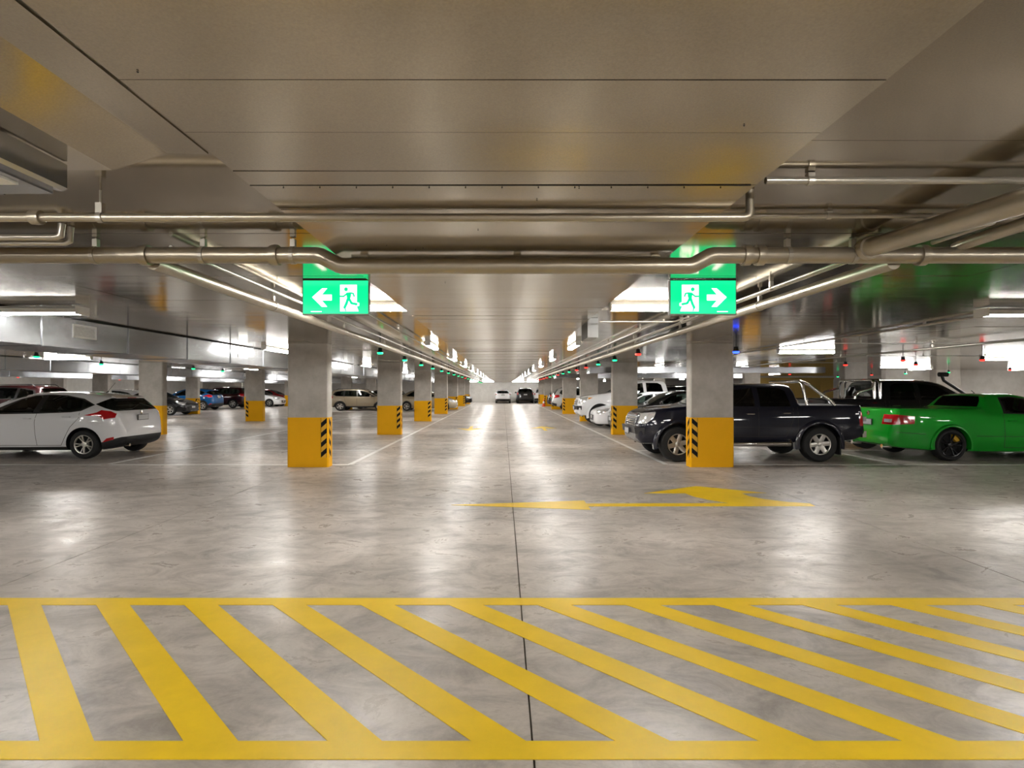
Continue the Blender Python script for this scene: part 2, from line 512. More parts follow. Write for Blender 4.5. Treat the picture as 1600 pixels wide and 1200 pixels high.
# ------------------------------------------------------------------ car builder
def pchip(pts):
    xs = np.array([p[0] for p in pts], float); ys = np.array([p[1] for p in pts], float)
    h = np.diff(xs); d = np.diff(ys) / h; n = len(xs); m = np.zeros(n)
    for i in range(1, n - 1):
        if d[i - 1] * d[i] > 0:
            w1, w2 = 2 * h[i] + h[i - 1], h[i] + 2 * h[i - 1]
            m[i] = (w1 + w2) / (w1 / d[i - 1] + w2 / d[i])
    m[0], m[-1] = d[0], d[-1]
    def f(x):
        x = min(max(x, xs[0]), xs[-1]); i = int(min(max(np.searchsorted(xs, x) - 1, 0), n - 2))
        t = (x - xs[i]) / h[i]
        return float((2*t**3 - 3*t*t + 1) * ys[i] + (t**3 - 2*t*t + t) * h[i] * m[i] + (-2*t**3 + 3*t*t) * ys[i+1] + (t**3 - t*t) * h[i] * m[i+1])
    return f

def inside(P, x, y):
    r = False; j = len(P) - 1
    for i in range(len(P)):
        (xi, yi), (xj, yj) = P[i], P[j]
        if (yi > y) != (yj > y) and x < (xj - xi) * (y - yi) / (yj - yi) + xi: r = not r
        j = i
    return r

EDGE_RING = 15
class Car:
    def __init__(s, sp):
        s.sp = sp; s.L = sp['L']
        s.zt, s.zb, s.zs, s.wm, s.wr = (pchip(sp[k]) for k in ('top', 'bot', 'belt', 'wide', 'roof'))
    def section(s, x):
        zb, zt, wm, wr = s.zb(x), s.zt(x), s.wm(x), s.wr(x)
        zs = min(s.zs(x), zt - .02); h = zs - zb
        wr = min(wr, wm - .06)
        wb = wm - .05 * min(1, h / .5)
        P = [(0, zb), (wm * .55, zb), (wm - .13, zb), (wm - .055, zb + .025 * min(1, h / .4)), (wm - .02, zb + .13 * h), (wm - .004, zb + .33 * h), (wm, zb + .52 * h),
             (wm - .010, zb + .74 * h), (wm - .022, zb + .90 * h), (wb, zs)]
        g = zt - zs; ze = zs + .86 * g
        for t in (.1, .3, .5, .7, .9):
            P.append((wb + (wr - wb) * t + .022 * math.sin(math.pi * t) * min(1, g / .4), zs + (ze - zs) * t))
        P += [(wr, ze), (wr - .045, zs + .935 * g), (wr * .78, zs + .968 * g), (wr * .42, zs + .992 * g), (0, zt)]
        return P
    def y_at(s, x, z):
        P = s.section(x)[2:16]
        zs = [p[1] for p in P]; ys = [p[0] for p in P]
        return float(np.interp(z, zs, ys))
    def hull(s):
        L = s.L
        xs = set(np.linspace(0, L, 64).round(4))
        xs |= {.008, .02, .035, .06, .09, .13, L - .008, L - .02, L - .04, L - .065, L - .1, L - .14, L - .18}
        xs |= set(s.sp.get('cuts', []))
        xs = sorted(x for x in xs if 0 <= x <= L)
        out = [xs[0]]
        keep = set(s.sp.get('cuts', []))
        for x in xs[1:]:
            if x - out[-1] < .006:
                if x in keep: out[-1] = x
                continue
            out.append(x)
        xs = out
        bm = bmesh.new(); lay = bm.faces.layers.int.new('ring')
        rows = []
        for x in xs:
            P = s.section(x); n = len(P)
            loop = [(x, y, z) for y, z in P] + [(x, -y, z) for y, z in P[-2:0:-1]]
            rows.append([bm.verts.new(p) for p in loop])
        N = len(rows[0])
        for a, b in zip(rows, rows[1:]):
            for j in range(N):
                f = bm.faces.new((a[j], b[j], b[(j + 1) % N], a[(j + 1) % N]))
                k = j if j < n - 1 else N - 1 - j
                f[lay] = k + 1
        for r, rev in ((rows[0], False), (rows[-1], True)):
            f = bm.faces.new(r if not rev else r[::-1]); f[lay] = 0
        bmesh.ops.recalc_face_normals(bm, faces=bm.faces)
        return bm, lay
    def build(s, root):
        sp = s.sp; bm, lay = s.hull()
        names = ['body'] + ['wheel_well'] * 4; mats = [sp['paint']] + ['black_plastic'] * 4
        regions = []
        for r in sp['regions']:
            sides = (0,) if r.get('both') or 'ring' in r else (1, -1)
            for sd in sides: regions.append((r, sd))
        for r in sp['regions']:
            P = r.get('poly')
            if not P: continue
            ax = {'side': (0, 2), 'end': (1, 2), 'top': (0, 1)}[r.get('view', 'side')]
            xr = r.get('x', (-1, 99)); ym = r.get('ymin', .25 if ax[0] == 0 and ax[1] == 2 else 0)
            for i in range(len(P)):
                p, q = P[i], P[(i + 1) % len(P)]
                for sg in ((1,) if ax == (0, 2) else (1, -1)):
                    co = [0, 0, 0]; no = [0, 0, 0]
                    pp = [list(p), list(q)]
                    if ax[0] == 1: pp = [[sg * a, b] for a, b in pp]
                    if ax == (0, 1): pp = [[a, sg * b] for a, b in pp]
                    co[ax[0]], co[ax[1]] = pp[0]
                    no[ax[0]], no[ax[1]] = -(pp[1][1] - pp[0][1]), pp[1][0] - pp[0][0]
                    lo = [min(pp[0][k], pp[1][k]) - .03 for k in (0, 1)]; hi = [max(pp[0][k], pp[1][k]) + .03 for k in (0, 1)]
                    fs = []
                    for f in bm.faces:
                        c = f.calc_center_median()
                        if not (xr[0] <= c.x <= xr[1]) or (ax == (0, 2) and abs(c.y) < ym): continue
                        vs = [v.co for v in f.verts]
                        if all(max(v[ax[k]] for v in vs) >= lo[k] and min(v[ax[k]] for v in vs) <= hi[k] for k in (0, 1)): fs.append(f)
                    if not fs: continue
                    geom = set(fs)
                    for f in fs: geom.update(f.edges); geom.update(f.verts)
                    bmesh.ops.bisect_plane(bm, geom=list(geom), dist=1e-5, plane_co=co, plane_no=Vector(no).normalized())
        for f in bm.faces: f.material_index = 0
        for r, sd in regions:
            idx = len(names); names.append(r['name']); mats.append(r['mat'])
            xr = r.get('x', (-1, 99)); P = r.get('poly'); vw = r.get('view', 'side')
            for f in bm.faces:
                c = f.calc_center_median()
                if not (xr[0] <= c.x <= xr[1]): continue
                if 'ring' in r:
                    if f[lay] - 1 >= r['ring'] and r['z'][0] <= c.z <= r['z'][1]: f.material_index = idx
                    continue
                if sd and c.y * sd <= 0: continue
                if vw == 'side' and abs(c.y) < r.get('ymin', .25): continue
                u = {'side': (c.x, c.z), 'end': (abs(c.y), c.z), 'top': (c.x, abs(c.y))}[vw]
                if inside(P, *u): f.material_index = idx
        me = bpy.data.meshes.new('hull'); bm.to_mesh(me); bm.free()
        ho = bpy.data.objects.new('hull', me); COL.objects.link(ho)
        for m in mats: me.materials.append(M[m])
        cu = MB(); R = sp['well']
        for ax_ in sp['axles']:
            for sg in (1, -1):
                w = s.wm(ax_); a, b = sorted((sg * (w - .30), sg * (w + .3)))
                cu.lathe([(R, a), (R, b)], 'y', 32, (ax_, 0, sp['r'] + sp.get('well_dz', 0)))
        cm = cu.mesh('cutter', [M[m] for m in mats])
        for p in cm.polygons: p.material_index = 1 + (2 if p.center.x > s.L / 2 else 0) + (1 if p.center.y > 0 else 0)
        co_ = bpy.data.objects.new('cutter', cm); COL.objects.link(co_)
        md = ho.modifiers.new('b', 'BOOLEAN'); md.operation = 'DIFFERENCE'; md.object = co_; md.solver = 'EXACT'
        dg = bpy.context.evaluated_depsgraph_get()
        res = bpy.data.meshes.new_from_object(ho.evaluated_get(dg))
        bpy.data.objects.remove(ho); bpy.data.objects.remove(co_)
        src = bmesh.new(); src.from_mesh(res)
        for i, nm in enumerate(names):
            b2 = src.copy()
            bmesh.ops.delete(b2, geom=[f for f in b2.faces if f.material_index != i], context='FACES')
            if not b2.faces: b2.free(); continue
            for f in b2.faces: f.material_index = 0
            if i == 0 and 'cabin' in sp:
                b3 = b2.copy(); x0, x1 = sp['cabin']
                bmesh.ops.delete(b3, geom=[f for f in b3.faces if not (x0 < f.calc_center_median().x < x1)], context='FACES')
                b3.normal_update()
                for v in b3.verts: v.co -= v.normal * .022
                bmesh.ops.reverse_faces(b3, faces=b3.faces)
                m3 = bpy.data.meshes.new('cabin_lining'); b3.to_mesh(m3); b3.free(); m3.materials.append(M['cabin_dark'])
                link('cabin_lining', m3, root).location = (-s.L / 2, 0, 0)
            smooth_bm(b2, 32)
            m2 = bpy.data.meshes.new(nm); b2.to_mesh(m2); b2.free()
            m2.materials.append(M[mats[i]])
            o = link(nm, m2, root); o.location = (-s.L / 2, 0, 0)
        src.free()
        s.root = root
        if sp.get('seams'):
            for line_ in sp['seams']:
                pts = []
                for p, q in zip(line_, line_[1:]):
                    n = max(2, int(math.hypot(q[0] - p[0], q[1] - p[1]) / .05))
                    pts += [(p[0] + (q[0] - p[0]) * k / n, p[1] + (q[1] - p[1]) * k / n) for k in range(n)]
                pts.append(line_[-1])
                for sg in (1, -1):
                    c = MB()
                    for p, q in zip(pts, pts[1:]):
                        d = Vector((q[0] - p[0], q[1] - p[1])); d.normalize(); nx, nz = -d.y * .0045, d.x * .0045
                        vs = []
                        for (x, z) in ((p[0] + nx, p[1] + nz), (q[0] + nx, q[1] + nz), (q[0] - nx, q[1] - nz), (p[0] - nx, p[1] - nz)):
                            vs.append((x, sg * (s.y_at(x, z) + .0015), z))
                        c.add(vs, [(0, 1, 2, 3)])
                    s.part('panel_gap', c, 'dark_gap')
        for hx, hz in sp.get('handles', []):
            for sg in (1, -1):
                y = s.y_at(hx, hz)
                c = MB(); c.tube([(hx - .085, sg * (y - .004), hz), (hx - .07, sg * (y + .03), hz + .004), (hx + .07, sg * (y + .03), hz + .004), (hx + .085, sg * (y - .004), hz)], .011, 8)
                s.part('door_handle', c, sp.get('handle_mat', sp['paint']), True)
        if 'mirror' in sp:
            mx, mz = sp['mirror']
            for sg in (1, -1):
                y = s.y_at(mx, mz)
                c = MB(); prof = [(.0, -.13), (.055, -.125), (.075, -.08), (.08, 0), (.07, .08), (.045, .115), (.0, .12)]
                c.lathe(prof, 'y', 14, (0, 0, 0))
                c.v = [(mx + v[0] * .75, sg * (y + .10) + v[1] * .85, mz + .04 + v[2]) for v in c.v]
                c.tube([(mx, sg * (y - .03), mz - .01), (mx, sg * (y + .06), mz + .02)], .022, 8)
                s.part('side_mirror', c, sp.get('mirror_mat', sp['paint']), True)
        wh = WHEELS[sp['wheel']]
        for ax_ in sp['axles']:
            for sg in (1, -1):
                ty = link('wheel', wh[0], root); rm = link('rim', wh[1], ty)
                ty.location = (ax_ - s.L / 2, sg * (s.wm(ax_) - sp.get('tuck', .115)), sp['r'])
                ty.rotation_euler = (0, random.uniform(0, 1), math.pi if sg < 0 else 0)
                if len(wh) > 2: link('brake_caliper', wh[2], ty)
        for (px, pz, xx, face) in sp.get('plates', []):
            c = MB(); c.box(xx - .008, xx + .008, px - .19, px + .19, pz - .067, pz + .067)
            o = s.part('plate_holder', c, 'plate_frame')
            c = MB(); a, b = ((xx + .008, xx + .011) if face > 0 else (xx - .011, xx - .008))
            c.box(a, b, px - .175, px + .175, pz - .055, pz + .055)
            s.part('number_plate', c, 'plate_white', False, o)
        for (x, y) in sp.get('seats', []):
            c = MB(); z0 = sp.get('seat_z', .35)
            c.add([(x + a, y + b, z) for (a, b, z) in (
                (-.28, -.24, z0 + .1), (-.28, .24, z0 + .1), (.25, .24, z0 + .08), (.25, -.24, z0 + .08), (-.28, -.24, z0 + .24), (-.28, .24, z0 + .24), (.2, .24, z0 + .2), (.2, -.24, z0 + .2))],
                [(0, 1, 2, 3), (4, 7, 6, 5), (0, 4, 5, 1), (1, 5, 6, 2), (2, 6, 7, 3), (3, 7, 4, 0)])
            bk = [(.12, z0 + .2), (.26, z0 + .2), (.42, z0 + .74), (.36, z0 + .78), (.27, z0 + .72)]
            c.prism_y([(x + a, b) for a, b in bk], y - .23, y + .23)
            hd = [(.32, z0 + .79), (.40, z0 + .78), (.44, z0 + .95), (.40, z0 + .98), (.35, z0 + .96)]
            c.prism_y([(x + a, b) for a, b in hd], y - .13, y + .13)
            s.part('seat', c, 'seat_cloth')
        return s
    def part(s, name, c, mat, smooth=False, parent=None):
        c.v = [(v[0] - s.L / 2, v[1], v[2]) for v in c.v]
        return c.build(name, mat, parent or s.root, smooth)

def make_wheel(r, w, rim, n, double, rim_mat, caliper=False):
    """axis along y, outer face towards +y"""
    t = MB()
    h = w / 2
    t.lathe([(rim, -h + .02), (rim + .02, -h), (r - .035, -h + .002), (r - .008, -h + .03), (r, -h + .06), (r, h - .06), (r - .008, h - .03), (r - .035, h - .002), (rim + .02, h), (rim, h - .02),
             (rim - .015, h - .05), (rim - .02, -.02), (.03, -.02)], 'y', 40, close=False)
    tm = t.mesh('wheel', ['rubber'], True, 30)
    c = MB()
    c.lathe([(rim + .004, h - .012), (rim - .002, h - .004), (rim - .016, h - .008), (rim - .02, h - .04)], 'y', 40, close=False)
    c.lathe([(.058, -.01), (.062, h - .045), (.05, h - .03), (.03, h - .024), (.0, h - .022)], 'y', 20, close=False)
    for k in range(n):
        base = 2 * math.pi * k / n
        for off in ((-.19, .19) if double else (0,)):
            a = base + off * (1.0 if double else 0)
            wi, wo = (.012, .012) if double else (.052, .042)
            ai = base + off * .35
            pi_ = Vector((math.cos(ai) * .045, math.sin(ai) * .045)); po = Vector((math.cos(a) * (rim - .008), math.sin(a) * (rim - .008)))
            d = (po - pi_).normalized(); nn = Vector((-d.y, d.x))
            vs = []
            for p, ww, yo in ((pi_, wi, h - .034), (po, wo, h - .016)):
                for sgn, dy in ((-1, -.03), (-1, -.006), (-.6, 0), (.6, 0), (1, -.006), (1, -.03)):
                    q = p + nn * ww * sgn
                    vs.append((q.x, yo + dy, q.y))
            c.add(vs, [(j, (j + 1) % 6, 6 + (j + 1) % 6, 6 + j) for j in range(6)] + [(5, 4, 3, 2, 1, 0), tuple(range(6, 12))])
        ab = base + (math.pi / n)
        c.lathe([(.009, h - .035), (.009, h - .022), (0, h - .02)], 'y', 8, (math.cos(ab) * .05, 0, math.sin(ab) * .05), close=False)
    rmesh = c.mesh('rim', [rim_mat], True, 30)
    out = [tm, rmesh]
    if caliper:
        c = MB(); c.lathe([(.0, 0), (rim * .7, 0), (rim * .7, .012), (0, .012)], 'y', 28)
        k = MB()
        a0, a1 = 2.7, 3.5
        P = [(rim * .62 * math.cos(a), rim * .62 * math.sin(a)) for a in np.linspace(a0, a1, 6)] + [(rim * .92 * math.cos(a), rim * .92 * math.sin(a)) for a in np.linspace(a1, a0, 6)]
        k.prism_y(P, -.01, h - .055)
        out.append(k.mesh('brake_caliper', ['caliper_yellow']))
    return out

WHEELS = {
    'hatch': make_wheel(.32, .205, .205, 5, True, 'alloy'),
    'pickup': make_wheel(.365, .245, .215, 6, False, 'alloy'),
    'ute': make_wheel(.335, .235, .245, 5, True, 'black_alloy', True),
    'suv': make_wheel(.345, .225, .225, 5, False, 'alloy'),
}
R_ = EDGE_RING
HATCH = dict(L=4.36, paint='paint_white', r=.32, axles=(.87, 3.50), well=.375, wheel='hatch', cabin=(1.0, 4.15),
    top=[(0, .60), (.03, .68), (.15, .78), (.5, .90), (1.0, .99), (1.15, 1.03), (1.6, 1.28), (2.05, 1.43), (2.5, 1.48), (3.0, 1.475), (3.5, 1.425), (3.88, 1.36), (3.93, 1.33), (4.19, 1.04), (4.25, .97), (4.30, .82), (4.34, .70), (4.36, .60)],
    bot=[(0, .30), (.1, .20), (.5, .18), (3.8, .19), (4.2, .27), (4.33, .36), (4.36, .42)],
    belt=[(0, .52), (.1, .68), (.6, .83), (1.2, .92), (2.5, .97), (3.4, 1.03), (3.9, 1.07), (4.2, .98), (4.3, .75), (4.36, .56)],
    wide=[(0, .50), (.05, .68), (.2, .80), (.6, .89), (1, .91), (3.4, .915), (3.9, .885), (4.15, .82), (4.28, .74), (4.36, .62)],
    roof=[(0, .4), (.3, .6), (1.0, .74), (1.15, .76), (2.05, .60), (2.5, .60), (3.5, .58), (3.9, .56), (4.19, .68), (4.36, .4)],
    cuts=[1.16, 2.02, 3.93, 4.18, 3.88],
    regions=[
        dict(name='window_trim', mat='black_plastic', poly=[(1.27, .975), (1.95, 1.315), (2.25, 1.39), (2.6, 1.41), (2.95, 1.39), (3.35, 1.315), (3.66, 1.18), (3.42, 1.05), (3.2, 1.02), (2.4, .99)]),
        dict(name='side_window', mat='tinted_glass', poly=[(1.55, 1.015), (1.97, 1.29), (2.25, 1.365), (2.43, 1.38), (2.36, 1.02)]),
        dict(name='side_window', mat='tinted_glass', poly=[(2.50, 1.025), (2.55, 1.385), (2.92, 1.37), (3.3, 1.30), (3.60, 1.18), (3.38, 1.075), (3.2, 1.045)]),
        dict(name='windscreen', mat='tinted_glass', ring=R_, x=(1.16, 2.02), z=(.9, 2)),
        dict(name='rear_window', mat='tinted_glass', poly=[(3.66, 1.195), (3.895, 1.32), (3.93, 1.325), (4.40, 1.24), (4.40, 1.045), (4.16, 1.045), (4.0, 1.09)], ymin=0, both=1),
        dict(name='sill_trim', mat='black_plastic', poly=[(.7, .1), (3.9, .1), (3.9, .275), (.7, .255)]),
        dict(name='bumper_trim', mat='black_plastic', poly=[(3.80, .1), (4.5, .1), (4.5, .48), (4.3, .47), (3.80, .34)], ymin=0, x=(3.8, 9), both=1),
        dict(name='reflector', mat='lamp_red', poly=[(3.92, .36), (4.17, .42), (4.17, .48), (4.02, .45)]),
        dict(name='tail_lamp', mat='lamp_red', poly=[(3.50, .955), (3.78, 1.02), (3.88, 1.07), (4.08, 1.045), (4.20, .985), (4.19, .90), (3.95, .865), (3.85, .935)]),
        dict(name='headlamp', mat='lamp_clear', poly=[(.10, .66), (.16, .77), (.72, .86), (.55, .74), (.2, .64)]),
        dict(name='grille', mat='black_plastic', view='end', poly=[(0, .36), (.45, .36), (.50, .58), (0, .58)], x=(-1, .12), both=1),
    ],
    seams=[[(2.46, 1.0), (2.44, .80), (2.50, .30)], [(1.30, .97), (1.25, .80), (1.28, .30)], [(3.40, 1.04), (3.40, .90), (3.22, .70), (3.02, .30)], [(1.28, .30), (3.02, .30)]],
    handles=[(2.28, .885), (3.13, .92)], mirror=(1.52, 1.0), plates=[(0, .88, 4.318, 1), (0, .50, -.005, -1)],
    seats=[(1.95, .36), (1.95, -.36), (2.85, .38), (2.85, -.38)], seat_z=.30)

PICKUP = dict(L=4.65, paint='paint_navy', r=.365, axles=(.79, 3.70), well=.43, wheel='pickup', tuck=.10, cabin=(1.0, 3.25),
    top=[(0, .78), (.03, .90), (.12, 1.0), (.5, 1.09), (1.15, 1.165), (1.22, 1.18), (1.85, 1.555), (2.2, 1.62), (3.0, 1.62), (3.2, 1.585), (3.24, 1.5), (3.30, 1.2), (3.33, 1.165), (4.55, 1.165), (4.61, 1.13), (4.64, .9), (4.65, .8)],
    bot=[(0, .45), (.1, .36), (.5, .36), (4.3, .42), (4.55, .48), (4.65, .55)],
    belt=[(0, .70), (.12, .92), (.5, 1.03), (1.2, 1.09), (2, 1.10), (3.3, 1.12), (4.55, 1.135), (4.65, .75)],
    wide=[(0, .58), (.04, .72), (.2, .82), (.5, .865), (1, .875), (4.3, .875), (4.58, .86), (4.65, .80)],
    roof=[(0, .5), (.3, .66), (1.2, .78), (1.85, .64), (2.2, .64), (3.2, .64), (3.33, .80), (4.55, .80), (4.65, .7)],
    cuts=[1.24, 1.84, 3.24, 3.295, 3.34, 3.2, 4.54],
    regions=[
        dict(name='side_window', mat='privacy_glass', poly=[(1.52, 1.15), (1.93, 1.465), (2.38, 1.525), (2.40, 1.14)]),
        dict(name='side_window', mat='privacy_glass', poly=[(2.50, 1.14), (2.50, 1.53), (2.93, 1.525), (3.06, 1.46), (3.13, 1.14)]),
        dict(name='windscreen', mat='privacy_glass', ring=R_, x=(1.24, 1.84), z=(1, 2)),
        dict(name='rear_window', mat='privacy_glass', ring=R_, x=(3.24, 3.295), z=(1.15, 2)),
        dict(name='tonneau_cover', mat='tonneau', ring=R_ + 1, x=(3.36, 4.53), z=(1.1, 2)),
        dict(name='tail_lamp', mat='lamp_red', poly=[(4.53, .74), (4.51, .85), (4.55, 1.03), (4.70, 1.03), (4.70, .74)], ymin=.66),
        dict(name='headlamp', mat='lamp_clear', poly=[(.02, .79), (.10, .99), (.36, 1.03), (.30, .90), (.14, .775)]),
        dict(name='grille', mat='black_plastic', view='end', poly=[(0, .72), (.42, .72), (.48, .93), (0, .93)], x=(-1, .07), both=1),
    ],
    seams=[[(2.45, 1.12), (2.45, .52)], [(1.42, 1.1), (1.30, .9), (1.32, .52)], [(3.17, 1.12), (3.15, .85), (3.02, .52)], [(1.32, .52), (3.02, .52)], [(3.26, 1.13), (3.26, .55)], [(3.24, .72), (1.32, .72)]],
    handles=[(2.28, .985), (3.02, 1.0)], handle_mat='chrome', mirror=(1.60, 1.14), mirror_mat='chrome',
    plates=[(0, .60, -.07, -1), (0, .72, 4.66, 1)], seats=[(2.0, .36), (2.0, -.36), (2.75, .36), (2.75, -.36)], seat_z=.55)

UTE = dict(L=5.05, paint='paint_green', r=.335, axles=(.90, 3.87), well=.385, wheel='ute', tuck=.125, cabin=(1.0, 3.05),
    top=[(0, .60), (.03, .68), (.3, .80), (.9, .92), (1.2, .98), (1.95, 1.335), (2.35, 1.41), (2.75, 1.405), (2.93, 1.37), (3.10, 1.12), (3.16, 1.085), (4.88, 1.09), (4.97, 1.06), (5.01, .86), (5.03, .72), (5.05, .60)],
    bot=[(0, .25), (.1, .18), (.5, .17), (3.9, .19), (4.6, .24), (4.95, .28), (5.05, .33)],
    belt=[(0, .52), (.3, .72), (1.1, .88), (2, .93), (3, .98), (3.3, 1.03), (4.85, 1.05), (5.0, .85), (5.05, .52)],
    wide=[(0, .55), (.05, .70), (.25, .85), (.8, .935), (3.3, .93), (3.87, .945), (4.4, .935), (4.8, .88), (4.97, .82), (5.05, .72)],
    roof=[(0, .4), (.5, .7), (1.2, .77), (1.95, .61), (2.4, .60), (2.9, .61), (3.1, .78), (3.3, .85), (4.8, .80), (5.05, .6)],
    cuts=[1.22, 1.93, 2.95, 3.085, 3.2, 4.86],
    regions=[
        dict(name='window_trim', mat='black_plastic', poly=[(1.30, .955), (1.95, 1.275), (2.4, 1.345), (2.66, 1.325), (2.74, .985)]),
        dict(name='side_window', mat='tinted_glass', poly=[(1.46, .985), (1.98, 1.25), (2.4, 1.32), (2.62, 1.30), (2.68, 1.005)]),
        dict(name='windscreen', mat='tinted_glass', ring=R_, x=(1.22, 1.93), z=(.9, 2)),
        dict(name='rear_window', mat='privacy_glass', view='end', poly=[(-.01, 1.355), (.50, 1.345), (.58, 1.25), (.62, 1.125), (-.01, 1.12)], x=(2.92, 3.12), both=1),
        dict(name='tail_lamp', mat='lamp_red', poly=[(4.62, .775), (4.60, .93), (4.95, .965), (5.1, .95), (5.1, .745), (4.9, .755)], ymin=.5),
        dict(name='headlamp', mat='lamp_clear', poly=[(.08, .62), (.12, .74), (.65, .83), (.5, .72)]),
    ],
    seams=[[(2.76, 1.0), (2.76, .28)], [(1.28, .95), (1.22, .8), (1.25, .28)], [(1.25, .28), (2.76, .28)], [(4.98, .60), (4.40, .56)], [(3.35, .52), (1.3, .50)]],
    handles=[(2.60, .83)], mirror=(1.62, .98), plates=[(0, .78, 5.045, 1)], seats=[(2.05, .38), (2.05, -.38)], seat_z=.27)

SEDAN = dict(L=4.60, paint='paint_grey', r=.32, axles=(.88, 3.58), well=.37, wheel='hatch', cabin=(1.0, 4.0),
    top=[(0, .58), (.03, .66), (.2, .76), (.6, .87), (1.1, .96), (1.2, .99), (1.95, 1.37), (2.35, 1.445), (2.9, 1.445), (3.3, 1.38), (3.92, 1.11), (4.05, 1.08), (4.45, 1.05), (4.53, .98), (4.58, .75), (4.6, .65)],
    bot=[(0, .27), (.1, .19), (.5, .18), (3.9, .19), (4.45, .28), (4.6, .40)],
    belt=[(0, .50), (.1, .66), (.6, .82), (1.2, .90), (2.5, .945), (3.6, .99), (4.3, 1.0), (4.5, .93), (4.6, .6)],
    wide=[(0, .50), (.05, .68), (.2, .80), (.6, .88), (1, .90), (3.6, .90), (4.2, .86), (4.5, .78), (4.6, .64)],
    roof=[(0, .4), (.3, .6), (1.1, .74), (1.95, .59), (2.4, .59), (3.3, .57), (3.95, .68), (4.4, .66), (4.6, .4)],
    cuts=[1.22, 1.93, 3.32, 3.90],
    regions=[
        dict(name='window_trim', mat='black_plastic', poly=[(1.28, .945), (1.95, 1.29), (2.35, 1.365), (2.85, 1.37), (3.2, 1.30), (3.62, 1.05), (3.5, .99), (2.4, .96)]),
        dict(name='side_window', mat='tinted_glass', poly=[(1.5, .975), (1.97, 1.265), (2.35, 1.34), (2.46, 1.345), (2.42, .985)]),
        dict(name='side_window', mat='tinted_glass', poly=[(2.52, .985), (2.55, 1.345), (2.85, 1.345), (3.15, 1.28), (3.50, 1.06), (3.42, 1.005)]),
        dict(name='windscreen', mat='tinted_glass', ring=R_, x=(1.22, 1.93), z=(.9, 2)),
        dict(name='rear_window', mat='tinted_glass', ring=R_, x=(3.32, 3.90), z=(.9, 2)),
        dict(name='tail_lamp', mat='lamp_red', poly=[(4.15, .80), (4.2, .95), (4.58, .93), (4.62, .78)], ymin=.4),
        dict(name='headlamp', mat='lamp_clear', poly=[(.08, .60), (.12, .72), (.6, .82), (.5, .70), (.2, .58)]),
        dict(name='grille', mat='black_plastic', view='end', poly=[(0, .32), (.42, .32), (.46, .54), (0, .54)], x=(-1, .10), both=1),
    ],
    seams=[[(2.48, .97), (2.48, .30)], [(1.30, .94), (1.26, .30)], [(3.48, 1.0), (3.42, .80), (3.10, .30)]],
    handles=[(2.32, .86), (3.2, .89)], mirror=(1.55, .97), plates=[(0, .84, 4.585, 1), (0, .46, -.005, -1)],
    seats=[(1.95, .36), (1.95, -.36), (2.8, .38), (2.8, -.38)], seat_z=.28)

